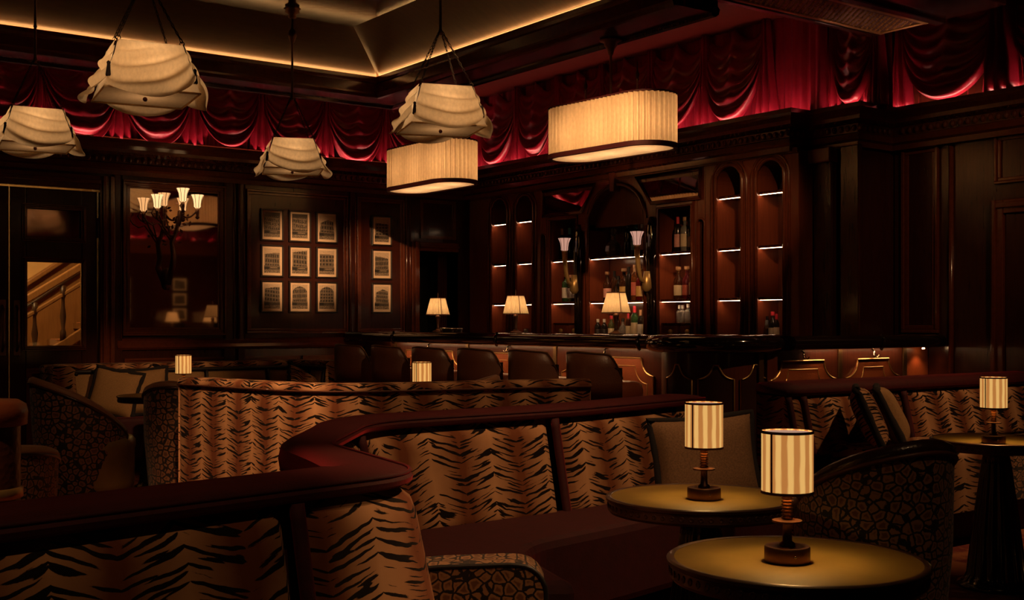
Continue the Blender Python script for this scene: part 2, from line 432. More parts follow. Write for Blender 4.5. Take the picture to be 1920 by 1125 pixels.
# ------------------------------------------------------------------ the room
YB = 10.72     # cornice line of the back wall
XB = 7.15      # cornice line of the bar wall
XR = 7.80      # cornice line of the right wall
CORN = [Vector((-3.0, YB)), Vector((XB, YB)), Vector((XB, 6.12)), Vector((XB+.22, 6.12)), Vector((XB+.22, 5.64)), Vector((XR, 5.64)), Vector((XR, 3.6))]

struct('floor', MB().box(-3.2, 11.0, -1.4, 14.5, -.1, 0), M['carpet'], 'patterned red and tan carpet floor', 'floor')

# back wall with openings for the entrance door and the staff doorway
wb = MB()
DX0, DX1, DXM, DZ = 1.72, 3.245, 2.485, 2.45       # double entrance door
SX0, SX1, SZ = 6.63, 7.13, 2.02                     # staff doorway
YW = YB+.10
wb.box(-3.2, DX0, YW, YW+.2, 0, 2.95).box(DX0, DX1, YW, YW+.2, DZ, 2.95).box(DX1, SX0, YW, YW+.2, 0, 2.95).box(SX0, SX1, YW, YW+.2, SZ, 2.95).box(SX1, 8.2, YW, YW+.2, 0, 2.95)
wb.box(-3.2, 8.2, YW+.15, YW+.35, 2.95, 3.95)
wall_back = struct('wall_back', wb, M['wood'], 'dark lacquered panelled back wall with mirror and photographs', 'wall')
def pt(p, y): return (p[0], y, p[1])
def frame_xz(mb, x0, x1, z0, z1, y, wd=.035, dp=.025, back=0.0):
    """picture-frame moulding on a wall facing -y, stepped profile"""
    for (o0, o1, d) in ((0, wd*.45, dp), (wd*.45, wd, dp*.55)):
        for (a, b, c, e) in ((x0+o0, x1-o0, z0+o0, z0+o1), (x0+o0, x1-o0, z1-o1, z1-o0), (x0+o0, x0+o1, z0+o1, z1-o1), (x1-o1, x1-o0, z0+o1, z1-o1)):
            mb.box(a, b, y-d, y+back, c, e)
    return mb
def frame_yz(mb, y0, y1, z0, z1, x, wd=.035, dp=.025):
    y0, y1 = min(y0, y1), max(y0, y1)
    for (o0, o1, d) in ((0, wd*.45, dp), (wd*.45, wd, dp*.55)):
        for (a, b, c, e) in ((y0+o0, y1-o0, z0+o0, z0+o1), (y0+o0, y1-o0, z1-o1, z1-o0), (y0+o0, y0+o1, z0+o1, z1-o1), (y1-o1, y1-o0, z0+o1, z1-o1)):
            mb.box(x-d, x, a, b, c, e)
    return mb
def X_(px): return ony(px, HZ, YW).x
# panels, pilasters, rails on the back wall
for (a, b) in ((461, 651), (668, 757)):
    obj('panel_molding', frame_xz(MB(), X_(a), X_(b), 1.14, 2.56, YW, .05, .03), M['molding'], wall_back, bevel=.004)
    obj('panel', MB().box(X_(a)+.05, X_(b)-.05, YW-.008, YW+.01, 1.19, 2.51), M['wood'], wall_back)
for (a, b) in ((210, 228), (418, 438), (444, 458), (653, 666), (758, 768)):
    x0, x1 = X_(a), X_(b)
    obj('pilaster', MB().box(x0, x1, YW-.03, YW, .12, 2.62), M['wood'], wall_back, bevel=.008)
    for q in (x0+.012, x1-.012): obj('pilaster_reed', MB().tube([(q, YW-.032, 1.1), (q, YW-.032, 2.6)], .008, 6), M['molding'], wall_back, smooth=True)
obj('chair_rail', sweep([Vector((DX1+.16, YW)), Vector((SX0-.1, YW))], [(0, .99), (.03, 1.0), (.045, 1.02), (.03, 1.05), (.035, 1.08), (.015, 1.10), (0, 1.10)]), M['molding'], wall_back)
for (a, b) in ((232, 434), (446, 560), (566, 655)):
    obj('dado_molding', frame_xz(MB(), X_(a), X_(b), .2, .92, YW, .045, .025), M['molding'], wall_back)
obj('panel_molding', frame_xz(MB(), SX0+.03, SX1-.02, 2.16, 2.58, YW, .035, .022), M['molding'], wall_back)
obj('doorway_casing', MB().box(SX0-.10, SX0, YW-.05, YW, 0, SZ+.1).box(SX0-.07, SX0-.03, YW-.07, YW-.05, 0, SZ+.1).box(SX0, SX1, YW-.05, YW, SZ, SZ+.1).box(SX0, SX1, YW-.07, YW-.05, SZ+.04, SZ+.07), M['molding'], wall_back, bevel=.006)
obj('doorway_jamb', MB().box(SX0-.02, SX0+.0, YW, YW+.6, 0, SZ+.02).box(SX1, SX1+.02, YW, YW+.6, 0, SZ+.02).box(SX0-.02, SX1+.02, YW+.6, YW+.64, 0, SZ+.02).box(SX0-.02, SX1+.02, YW+.2, YW+.64, SZ, SZ+.02), M['black'], wall_back)
obj('doorway_curtain', MB().quadgrid([[(SX1-.14+.12*i/12, YW+.16+.012*math.sin(i*2.1), z) for z in (.02, 1.0, SZ)] for i in range(13)]), M['velvet'], wall_back, smooth=True)

# bar wall, right wall, the rest of the shell
struct('wall_bar', MB().box(XB+.40, XB+.6, 6.12, YW+.2, 0, 3.95), M['wood'], 'dark wall carrying the back bar', 'wall')
wr = MB().box(XR+.12, XR+.3, 3.6, 5.72, 0, 3.95).box(XB+.32, XR+.3, 5.64+.10, 6.14, 0, 2.95).box(XB+.5, XR+.3, 5.64+.2, 6.14, 2.95, 3.95).box(XB+.32, XB+.6, 5.75, 6.3, 0, 2.95)
wall_right = struct('wall_right', wr, M['wood'], 'dark lacquered right wall beside the bar return', 'wall')
struct('wall_far_right', MB().box(XR+.12, 11, 3.5, 3.6, 0, 3.95).box(11, 11.2, -1.4, 3.6, 0, 3.95), M['wood'], 'dark wall of the side recess', 'wall')
struct('wall_left', MB().box(-3.4, -3.2, -1.4, YW+.3, 0, 3.95), M['wood'], 'dark panelled left wall outside the view', 'wall')
wall_front = struct('wall_front', MB().box(-3.4, 11.2, -1.6, -1.4, 0, 3.95), M['wood'], 'dark panelled wall behind the viewer', 'wall')
# pier (stepped) and right wall mouldings
XW = XR+.12
obj('pier_column', MB().box(XB+.25, XB+.32, 5.92, 6.10, .0, 2.62), M['wood'], wall_right, bevel=.012)
obj('pier_column', MB().box(XB+.27, XB+.32, 5.68, 5.86, .0, 2.62), M['wood'], wall_right, bevel=.012)
obj('pier_capital', MB().box(XB+.20, XB+.32, 5.90, 6.12, 2.50, 2.62), M['molding'], wall_right, bevel=.012)
a, b = onx(1693, HZ, XW).y, onx(1762, HZ, XW).y
obj('panel_molding', frame_yz(MB(), b, a, 1.17, 2.62, XW, .06, .03), M['molding'], wall_right, bevel=.005)
obj('panel', MB().box(XW-.008, XW+.01, b+.06, a-.06, 1.2, 2.56), M['wood'], wall_right)
yv = onx(1785, HZ, XW).y
obj('corner_bead', MB().tube([(XW-.01, yv, 0), (XW-.01, yv, 2.65)], .02, 8), M['molding'], wall_right, smooth=True)
yd = onx(1865, HZ, XW).y
obj('panel_molding', frame_yz(MB(), yd-1.0, yd-.01, 2.26, 2.62, XW, .045, .03), M['molding'], wall_right, bevel=.005)
d2 = struct('door_2', MB().box(XW-.035, XW, yd-1.0, yd-.10, 0, 2.04), M['wood'], 'dark door in the right wall at the frame edge', 'door', bevel=.01)
obj('door_casing', MB().box(XW-.06, XW, yd-.10, yd, 0, 2.14).box(XW-.08, XW-.06, yd-.05, yd-.02, 0, 2.14).box(XW-.06, XW, yd-1.0, yd-.1, 2.04, 2.14).box(XW-.08, XW-.06, yd-1, yd-.05, 2.08, 2.12), M['molding'], d2, bevel=.006)

# cornice: a continuous moulding with carved beads and a light trough
trim = struct('trim_1', sweep(CORN, [(-.10, 2.60), (-.055, 2.60), (-.05, 2.64), (-.025, 2.655), (-.03, 2.70), (-.045, 2.71), (-.045, 2.775), (-.02, 2.785), (.02, 2.80), (.022, 2.83), (.05, 2.86), (.065, 2.88), (.065, 2.915), (-.015, 2.915), (-.015, 2.88), (-.26, 2.88)]), M['molding'], 'carved dark cornice running along the walls', 'cornice', edge=True)
bead = MB().sphere((0, 0, 0), .021, 6, (1, .8, 1.25)).mesh('carved_bead', M['molding'], True)
S = arclen(CORN); nb = 0; s = 0.0
while s < S[-1] and nb < 296:
    i = max(k for k in range(len(S)-1) if S[k] <= s); p = CORN[i].lerp(CORN[i+1], (s-S[i])/(S[i+1]-S[i])); d = (CORN[i+1]-CORN[i]).normalized()
    if p.x > 1.7:
        piece('carved_bead', bead, trim, (p.x+d.y*-.035, p.y+d.x*.035, 2.742), (0, 0, math.atan2(d.y, d.x))); nb += 1
    s += .062
led_path = [Vector((1.5, YB+.04)), Vector((XB+.04, YB+.04)), Vector((XB+.04, 6.16)), Vector((XB+.26, 6.16)), Vector((XB+.26, 5.68)), Vector((XR+.04, 5.68)), Vector((XR+.04, 3.7))]
obj('led_strip', sweep(led_path, [(-.008, 2.884), (-.008, 2.890), (.008, 2.890), (.008, 2.884)], close=True), M['cornled'], trim)

# ceiling: red soffit, coffer with moulded beams, glossy panel, grille beam
ceil = struct('ceiling', MB().box(-3.4, 8.4, 9.96, 11.2, 3.72, 3.85).box(5.84, 8.4, 5.6, 9.97, 3.72, 3.85).box(7.55, 8.4, 3.5, 5.61, 3.72, 3.85), M['soffit'], 'red painted soffit along the draped walls', 'ceiling')
CX1, CY0, CY1, BZ = 5.43, 5.62, 9.56, 3.35
struct('trim_2', MB().box(-3.2, CX1+.40, CY1, CY1+.40, BZ, 3.74).box(CX1, CX1+.40, CY0, CY1+.002, BZ, 3.74), M['wood'], 'dark lacquered ceiling beam around the coffer', 'beam')
cpath = [Vector((-3.2, CY1)), Vector((CX1, CY1)), Vector((CX1, CY0))]
struct('trim_3', sweep(cpath, [(-.02, BZ-.015), (.012, BZ-.012), (.02, BZ+.015), (.03, BZ+.03), (.03, BZ+.11), (.045, BZ+.12), (.055, BZ+.14), (.058, BZ+.171), (.050, BZ+.171), (.046, BZ+.152), (-.03, BZ+.152)]), M['molding'], 'brown moulding lining the ceiling coffer', 'moulding', edge=True)
opath = [Vector((CX1+.40, CY0)), Vector((CX1+.40, CY1+.40)), Vector((-3.2, CY1+.40))]
struct('trim_4', sweep(opath, [(-.06, BZ), (-.05, BZ-.02), (-.02, BZ-.025), (.01, BZ-.005), (.02, BZ+.03), (0, BZ+.05), (0, BZ+.2)]), M['wood'], 'dark outer moulding of the ceiling beam', 'moulding', edge=True)
cv = struct('trim_5', sweep(cpath, [(-.02+.60*k/10, BZ+.15+.31*(k/10)**.85) for k in range(11)]), M['cove'], 'gilded lacquer cove at the coffer edge', 'cove', smooth=False)
struct('ceiling_panel', MB().box(-3.2, CX1-.52, CY0, CY1-.52, BZ+.455, BZ+.52), M['woodceil'], 'glossy lacquered ceiling panel inside the coffer', 'ceiling')
obj('led_strip', sweep([Vector((-1, CY1-.028)), Vector((CX1-.028, CY1-.028)), Vector((CX1-.028, CY0+.1))], [(-.006, BZ+.154), (-.006, BZ+.158), (.006, BZ+.158), (.006, BZ+.154)], close=True), M['coveled'], cv)
# beam with the pierced brass grille
gb = struct('ceiling_beam', MB().box(-3.2, 7.56, 4.55, 5.60, 3.45, 3.85).box(-3.2, 7.56, 5.54, 5.60, 3.42, 3.46).box(-3.2, 7.56, 5.02, 5.10, 3.42, 3.46), M['wood'], 'dark ceiling beam with pierced brass grille', 'beam', bevel=.008)
gr = obj('grille', MB().box(5.9, 7.44, 5.14, 5.50, 3.436, 3.45), M['bronze'], gb)
knob = MB().sphere((0, 0, 0), .011, 5, (1, 1, .8)).mesh('grille_stud', M['brass'], True)
for i in range(58):
    for j in range(5): piece('grille_stud', knob, gr, (5.98+i*.025, 5.19+j*.066+(i % 2)*.03, 3.434))
obj('grille_frame', MB().box(5.86, 7.48, 5.495, 5.53, 3.425, 3.452).box(5.86, 7.48, 5.11, 5.145, 3.425, 3.452).box(7.44, 7.475, 5.14, 5.5, 3.425, 3.452), M['brass'], gb, bevel=.005)
struct('ceiling_near', MB().box(-3.4, 11.2, -1.6, 4.56, 3.55, 3.7).box(7.56, 11.2, -1.6, 3.6, 3.55, 3.7), M['woodceil'], 'dark ceiling over the near seats', 'ceiling')

# ------------------------------------------------------------------ draped walls above the cornice
def drapery(name, label, path, pitch, s_start, n, zb=2.90, zt=3.72, inset=.0):
    """path at the drape plane; right-hand normal looks into the room"""
    root = thing(name, label, 'drapery', (path[0].x, path[0].y, zb))
    S = arclen(path); tot = S[-1]
    # backing curtain with vertical pleats
    m = max(20, int(tot/.022)); P = []
    for (p, nn, s) in sub_path(path, 0, tot, m):
        d = .018*math.sin(2*PI*s/.085)+.012*math.sin(2*PI*s/.21+1.3)
        P.append([(p.x+nn.x*(d*f+.0), p.y+nn.y*(d*f+.0), z) for z, f in ((zb-.02, 1.4), (zb+.1, 1.25), (zb+.25, 1.0), (zb+.5, .8), (zt, .6))])
    obj('backing_curtain', MB().quadgrid(P), M['drape'], root, smooth=True)
    H = zt-zb
    for k in range(n):
        s0 = s_start+k*pitch
        if s0 < .02 or s0+pitch > tot-.02: continue
        rnd = random.Random(name+str(k)); ph = rnd.uniform(0, 6); dm = rnd.uniform(.93, 1.04); skew = rnd.uniform(-.10, .10)
        na, nd = 40, 40; P = []
        for (p, nn, s) in sub_path(path, s0, s0+pitch, na):
            a = 2*(s-s0)/pitch-1; a2 = max(-1, min(1, a+skew*(1-a*a)))
            row = []
            for j in range(nd+1):
                D = (H*dm)*j/nd
                g = max(0, 1-abs(a2)**2.2)**.55
                drop = D*(.20+.80*g) if j else 0
                z = zt-drop-.12*abs(math.sin(PI*a))**.8*(1-j/nd)
                fold = (.030*math.sin(2*PI*D/.135+ph+1.2*a2)*g + .006*math.sin(2*PI*D/.06+2*ph)*g)*(.35+.65*j/nd)
                bulge = .10*math.sin(PI*min(1, D/H)*.62)*g + .035 + .045*math.exp(-(a/.10)**2)*(1-j/nd)
                row.append((p.x+nn.x*(fold+bulge), p.y+nn.y*(fold+bulge), z))
            P.append(row)
        obj('swag', MB().quadgrid(P), M['drape'], root, smooth=True, solid=.006)
    for k in range(n+1):
        s0 = s_start+k*pitch
        if s0 < .05 or s0 > tot-.05: continue
        rnd = random.Random(name+'t'+str(k)); wt = rnd.uniform(.07, .11); P = []
        nt_ = 22
        for i in range(nt_+1):
            a = 2*i/nt_-1; row = []
            for j in range(13):
                q = j/12; wd = wt*(.35+.85*q**1.4)
                ss = max(0.001, min(tot-.001, s0+a*wd)); (p, nn, _) = sub_path(path, ss, ss, 1)[0]
                o = .055+.028*math.cos(a*PI*3.0+rnd.random()*.02)*(.5+.6*q)+.035*(1-a*a)
                row.append((p.x+nn.x*o, p.y+nn.y*o, zt-(H-.005)*q))
            P.append(row)
        obj('tail', MB().quadgrid(P), M['drape'], root, smooth=True, solid=.005)
    return root
yb_ = YB+.21
drapery('wall_drapery', 'crimson satin swags above the back wall cornice', [Vector((1.3, yb_)), Vector((XB+.2, yb_))], .70, .05, 8)
drapery('wall_drapery', 'crimson satin swags above the back bar cornice', [Vector((XB+.21, YB+.15)), Vector((XB+.21, 6.0)), Vector((XB+.23, 5.95))], .68, .28, 6)
drapery('wall_drapery', 'short crimson satin drape above the stepped pier', [Vector((XB+.42, 6.06)), Vector((XB+.42, 5.5))], .40, .08, 1)
drapery('wall_drapery', 'broad crimson satin swag above the right wall panel', [Vector((XW+.10-.07, 5.70)), Vector((XW+.03, 3.7))], .88, .06, 2)
# large loose bunch in the corner by the pier
def loose_tail(x, y, w_, z0, z1, name, parent, dirx=0):
    P = []
    for i in range(25):
        a = 2*i/24-1; row = []
        for j in range(15):
            q = j/14; yy = y+a*w_*(.6+.55*q); o = .05*math.cos(a*PI*3.4)+.03*(1-a*a)+.01*math.sin(9*q+a*3)
            row.append((x-o, yy, z1-(z1-z0)*q))
        P.append(row)
    return obj(name, MB().quadgrid(P), M['drape'], parent, smooth=True, solid=.006)
yt = onx(1875, 100, XW-.1).y
ct = thing('gathered_curtain', 'tall gathered crimson curtain bunch at the far right', 'curtain', (XW-.08, yt, 2.92))
loose_tail(XW-.09, yt, .14, 2.92, 3.72, 'gathered_cloth', ct)
ct = thing('gathered_curtain', 'gathered crimson curtain bunch hanging beside the stepped pier', 'curtain', (XB+.50, 5.68, 2.92))
loose_tail(XB+.40, 5.62, .10, 2.92, 3.72, 'gathered_cloth', ct)

# ------------------------------------------------------------------ entrance door with stair hall beyond
def door_leaf(x0, x1, hinge_right, n, label):
    y0, y1 = YW+.02, YW+.07
    d = thing('door_%d' % n, label, 'door', (x0, y0, 0)); d['kind'] = 'structure'
    px0, px1 = (x0+.132, x0+.612) if hinge_right else (x1-.612, x1-.132)
    mb = MB().box(x0, px0, y0, y1, 0, DZ-.01).box(px1, x1, y0, y1, 0, DZ-.01)
    for (a, b) in ((0, .18), (.85, 1.037), (1.794, 2.0), (2.266, DZ-.01)): mb.box(px0, px1, y0, y1, a, b)
    obj('door_frame', mb, M['wood'], d, bevel=.006)
    for (a, b) in ((1.037, 1.794), (2.0, 2.266)):
        mb = MB()
        for (o, dpt) in ((.035, .02), (.02, .032)): frame_xz(mb, px0-o, px1+o, a-o, b+o, y0, .03, dpt)
        obj('glazing_bead', mb, M['molding'], d, bevel=.004)
    obj('glass_pane', MB().box(px0-.005, px1+.005, y0+.02, y0+.026, 1.03, 1.80), M['glass'], d)
    obj('dark_glass_pane', MB().box(px0-.005, px1+.005, y0+.02, y0+.026, 1.995, 2.27), M['smoke'], d)
    obj('lower_panel', MB().box(px0-.005, px1+.005, y0+.015, y1, .17, .86), M['wood'], d)
    obj('panel_molding', frame_xz(MB(), px0, px1, .18, .85, y0+.01, .05, .03), M['molding'], d)
    hx = x0+.055 if hinge_right else x1-.055
    h = obj('pull_handle', MB().tube([(hx, y0, 1.40), (hx, y0-.05, 1.36), (hx, y0-.062, 1.27), (hx, y0-.055, 1.2), (hx, y0-.062, 1.13), (hx, y0-.05, 1.04), (hx, y0, 1.0)], [.012, .012, .016, .011, .016, .012, .012], 8), M['bronze'], d, smooth=True)
    obj('back_plate', MB().box(hx-.028, hx+.028, y0-.008, y0, .96, 1.45), M['bronze'], h, bevel=.004)
    if hinge_right: obj('hinge', MB().tube([(x1+.005, y0-.012, 2.02), (x1+.005, y0-.012, 2.20)], .012, 8), M['bronze'], d, smooth=True)
    return d
door_leaf(DXM+.004, DX1-.006, True, 1, 'dark panelled entrance door leaf with glazed view of staircase')
door_leaf(DX0+.006, DXM-.004, False, 3, 'left entrance door leaf cut by the frame edge')
obj('door_casing', MB().box(DX1, DX1+.13, YW-.05, YW, 0, DZ+.13).box(DX1+.02, DX1+.055, YW-.075, YW-.05, 0, DZ+.13).box(DX1+.085, DX1+.11, YW-.07, YW-.05, 0, DZ+.13).box(DX0-.13, DX1, YW-.05, YW, DZ, DZ+.13).box(DX0-.1, DX1, YW-.075, YW-.05, DZ+.05, DZ+.09), M['molding'], wall_back, bevel=.006)
# the stair hall
struct('wall_hall', MB().box(.8, 5.2, 13.6, 13.7, 0, 3.2).box(.7, .8, YW+.2, 13.7, 0, 3.2).box(5.2, 5.3, YW+.2, 13.7, 0, 3.2).box(.8, 5.2, YW+.36, 13.6, 3.1, 3.2), M['hallwall'], 'plain lit wall of the stair hall', 'wall')
st = thing('staircase', 'wooden staircase rising behind the glazed entrance door', 'staircase', (2.4, 12.6, 0))
SL = .64
def zz(x): return .70+SL*(x-3.0)
for (off, h, dy, mat) in ((.72, .085, .08, 'hallwood'), (.56, .05, .05, 'hallwood'), (.0, .12, .07, 'hallwood')):
    obj('handrail' if off > .6 else 'stringer', MB().prism([(2.0, zz(2.0)+off), (4.6, zz(4.6)+off), (4.6, zz(4.6)+off+h), (2.0, zz(2.0)+off+h)], 12.55-dy/2, 12.55+dy/2, 'y'), M[mat], st, bevel=.01)
wz = lambda x: 1.70+.70*(x-3.27)
obj('wall_panelling', MB().prism([(2.0, 0), (4.9, 0), (4.9, wz(4.9)), (2.0, wz(2.0))], 13.56, 13.6, 'y'), M['hallwood'], st)
obj('wall_rail', MB().prism([(2.0, wz(2.0)-.06), (4.9, wz(4.9)-.06), (4.9, wz(4.9)), (2.0, wz(2.0))], 13.48, 13.58, 'y'), M['hallwood'], st, bevel=.01)
obj('wall_rail', MB().prism([(2.0, wz(2.0)-.30), (4.9, wz(4.9)-.30), (4.9, wz(4.9)-.26), (2.0, wz(2.0)-.26)], 13.50, 13.58, 'y'), M['halldark'], st, bevel=.01)
for k in range(8):
    x = 2.28+k*.28; h0 = zz(x)+.1
    obj('baluster', MB().lathe([(.032, 0), (.032, .1), (.018, .13), (.034, .26), (.02, .36), (.016, .44), (.03, .47), (.03, .58)], 8, (x, 12.55, h0)), M['halldark'], st, smooth=True)
for k in range(10):
    x0 = 2.1+k*.28; zt_ = zz(x0+.1)-.02
    obj('step', MB().box(x0, x0+.30, 12.6, 13.55, zt_-.06, zt_), M['hallwood'], st)
    obj('stair_runner', MB().box(x0-.005, x0+.15, 12.75, 13.4, zt_, zt_+.012), M['runner'], st)
hl = thing('hall_pendant', 'small lit hall lamp beyond the entrance door', 'lamp', (2.6, 12.0, 2.75))
obj('hall_globe', MB().sphere((2.6, 12.0, 2.75), .09, 10), M['tulip'], hl, smooth=True)
obj('hall_stem', MB().tube([(2.6, 12.0, 2.83), (2.6, 12.0, 3.1)], .01), M['brass'], hl)
lamp_light('POINT', 'hall_light', hl, (0, -.0, -.15), 85, (1, .62, .25), .08)

# ------------------------------------------------------------------ big mirror, candelabra sconce
mx0, mx1, mz0, mz1 = X_(243), X_(407), 1.205, 2.49
mr = thing('wall_mirror', 'tall old mirror in a stepped dark frame on the back wall', 'mirror', ((mx0+mx1)/2, YW, mz0))
obj('mirror_glass', MB().box(mx0, mx1, YW-.012, YW-.004, mz0, mz1), M['mirror'], mr)
mb = MB()
frame_xz(mb, mx0-.075, mx1+.075, mz0-.075, mz1+.075, YW, .04, .05); frame_xz(mb, mx0-.036, mx1+.036, mz0-.036, mz1+.036, YW, .036, .03)
obj('mirror_frame', mb, M['molding'], mr, bevel=.004)
def tulip_profile(h, r0, r1): return [(r0*.55, 0), (r0, .012), (r0*1.02, h*.3), (r0*1.2, h*.62), (r1*.86, h*.86), (r1, h)]
def tulip_shade(parent, c, h, r0, r1, mat, name='tulip_shade'):
    o = obj(name, MB().lathe(tulip_profile(h, r0, r1)[:-1]+[(r1, h), (r1*.9, h-.002)], 16, c), mat, parent, smooth=True)
    for k in range(8):
        a = 2*PI*k/8; obj('rib', MB().tube([(c[0]+r*1.02*math.cos(a), c[1]+r*1.02*math.sin(a), c[2]+z) for r, z in tulip_profile(h, r0, r1)], .0025, 4), M['iron'], o)
    return o
tc = ony(325, 520, YW-.2)
cd = thing('candelabra_sconce', 'branching candelabra with three lit tulip shades before the mirror', 'lamp', (tc.x, YW-.1, 1.62))
yc = YW-.2
stem = [ony(px, py, yc) for px, py in ((323, 500), (326, 480), (322, 455), (330, 435), (334, 415), (336, 395))]
obj('trunk', MB().tube([(tc.x, YW-.06, 1.62)]+stem, [.03, .03, .028, .022, .02, .017, .014], 8), M['bronze'], cd, smooth=True)
obj('wall_plate', MB().sphere((tc.x, YW-.05, 1.66), .07, 10, (.6, .35, 1.5)), M['bronze'], cd, smooth=True)
tips = [(295, 393, .0), (343, 381, -.06), (370, 393, .0)]
for i, (px, py, dy) in enumerate(tips):
    e = ony(px, py, yc+dy); s0 = stem[3+min(i, 2)]
    lo = Vector(((e.x+s0.x)/2+(.02 if i == 0 else -.01), yc+dy/2, min(e.z, s0.z)-.13))
    pts = []
    for k in range(9):
        t = k/8; pts.append(s0*(1-t)**2+lo*2*t*(1-t)+e*t*t)
    obj('arm', MB().tube(pts, [.012-.005*k/8 for k in range(9)], 6), M['bronze'], cd, smooth=True)
    obj('candle_cup', MB().lathe([(.008, -.06), (.022, -.045), (.012, -.03), (.017, -.0), (.017, .03)], 10, (e.x, e.y, e.z-.03)), M['bronze'], cd, smooth=True)
    obj('candle_tube', MB().lathe([(.015, 0), (.015, .05)], 10, (e.x, e.y, e.z-.02)), M['cream'], cd, smooth=True)
    tulip_shade(cd, (e.x, e.y, e.z+.012), .125, .034, .06, M['tulip'])
    lamp_light('POINT', 'tulip_light', cd, (e.x-tc.x, e.y-(YW-.1), e.z+.075-1.62), 1.2, (1, .55, .25), .015)
rnd = random.Random(3)
for k in range(26):
    base = stem[2+k % 4]+Vector((rnd.uniform(-.12, .12), rnd.uniform(-.05, .05), rnd.uniform(-.07, .10))); a = rnd.uniform(0, 6.28); l = rnd.uniform(.03, .055)
    d = Vector((math.cos(a), rnd.uniform(-.4, .4), math.sin(a))).normalized(); sd = Vector((-d.z, .2, d.x)).normalized()*l*.28
    obj('leaf', MB().poly([base, base+d*l*.5+sd, base+d*l, base+d*l*.5-sd]), M['bronze'], cd, solid=.003)
# scrolled side arm seen at the left of the trunk
for (qx, qy) in ((275, 415), (290, 408)):
    c = ony(qx, qy, yc); obj('scroll', MB().tube([c+Vector((.0, 0, .10-.0)), c+Vector((-.03, 0, .04)), c, c+Vector((.05, 0, -.03)), c+Vector((.11, 0, -.01)), stem[2]], .007, 6), M['bronze'], cd, smooth=True)

# ------------------------------------------------------------------ framed photographs (drawn as printed ink on fine meshes)
def ink_print(name, w_, h_, seed, kind, parent, loc, rot=(0, 0, 0)):
    nx, nz = 38, 54; r = random.Random(seed); mb = MB()
    P = [[(-w_/2+w_*i/nx, 0, -h_/2+h_*j/nz) for j in range(nz+1)] for i in range(nx+1)]; mb.quadgrid(P)
    me = mb.mesh(name, M['ink']); ca = me.color_attributes.new('ink', 'FLOAT_COLOR', 'POINT')
    top = r.uniform(.80, .93); apex = r.uniform(.25, .75); rise = r.uniform(-.25, .25); floors = r.randint(4, 6); bays = r.randint(4, 7); ph = r.random()
    for i in range(nx+1):
        for j in range(nz+1):
            u, v = i/nx, j/nz; sky = .62 if kind != 'night' else .05; g = sky
            roof = top-abs(u-apex)*.28*(1 if kind == 'corner' else .12)+rise*(u-.5)*(.9 if kind == 'street' else .2)
            if kind == 'dome': roof = .55+.38*math.sqrt(max(0, 1-((u-.5)/.52)**2))
            inside = v < roof and (.04 < u < .96 if kind != 'corner' else .05+.18*v*.3 < u < .97-.05*v)
            if inside:
                g = .10 if kind != 'night' else .03
                fv = (v*floors*1.25+rise*u*2) % 1; fu = ((u-apex)*bays*(1+.3*v)+ph) % 1
                if .3 < fv < .8 and .3 < fu < .7: g = .015
                elif fv < .12: g = .30
                elif fu < .15: g = .22
                else: g = .085+.08*r.random()
                if kind == 'night' and r.random() < .12 and .35 < v < .8: g = .45
            if v < .30:
                g = .02+.10*r.random()*(u > .3) if v > .14 else .18+.18*r.random()
                if kind in ('street', 'night') and .14 < v < .24 and abs(u-.6) < .22: g = .32 if v > .19 else .06
                if .26 < v < .285: g = .38
            if v < .13 and r.random() < .18: g = .02
            g *= r.uniform(.8, 1.15)
            ca.data[i*(nz+1)+j].color = (g*1.0, g*.74, g*.50, 1)
    o = bpy.data.objects.new(name, me); COL.objects.link(o); o.parent = parent; o.location = loc; o.rotation_euler = rot
    return o
def photo(x, z, w_, h_, seed, kind, label, y=None, face=-1):
    y = YW-.008 if y is None else y
    t = thing('framed_photograph', label, 'picture', (x, y, z-h_/2), 0, 'framed building photographs')
    fw, d = .016, .028; mb = MB(); X0, X1, Z0, Z1 = -w_/2-fw, w_/2+fw, -fw, h_+fw
    s = face
    for (a, b, c, e) in ((X0, X1, Z0, 0), (X0, X1, h_, Z1), (X0, -w_/2, 0, h_), (w_/2, X1, 0, h_)): mb.box(a, b, 0, s*d, c, e)
    obj('frame', mb, M['frame'], t, world=False, bevel=.003)
    obj('mat_board', MB().box(-w_/2, w_/2, 0, s*.012, 0, h_), M['cream'], t, world=False)
    ink_print('print', w_*.80, h_*.84, seed, kind, t, (0, s*.0135, h_*.51), (0, 0, 0 if s < 0 else PI))
    return t
kinds = [['night', 'night', 'corner'], ['street', 'street', 'street'], ['flat', 'dome', 'dome']]
cols = [X_(508.5), X_(560.5), X_(611)]; rows = [2.218, 1.862, 1.508]
desc = [['night street scene photograph in top left frame of the grid', 'dark night photograph in top middle frame of the grid', 'corner building photograph in top right frame of the grid'],
        ['tall facade photograph in middle left frame of the grid', 'parked car street photograph in the centre frame of the grid', 'street and billboard photograph in middle right frame of the grid'],
        ['long terrace photograph in bottom left frame of the grid', 'ornate front photograph in bottom middle frame of the grid', 'domed corner theatre photograph in bottom right frame of the grid']]
for r_ in range(3):
    for c_ in range(3): photo(cols[c_], rows[r_], .213, .288, 11+r_*3+c_, kinds[r_][c_], desc[r_][c_])
for r_, (k, l) in enumerate((('flat', 'tall dark building photograph, top of the single column'), ('street', 'slanting theatre front photograph, middle of the single column'), ('corner', 'corner shop photograph, bottom of the single column'))):
    photo(X_(714), rows[r_], .213, .288, 31+r_, k, l)
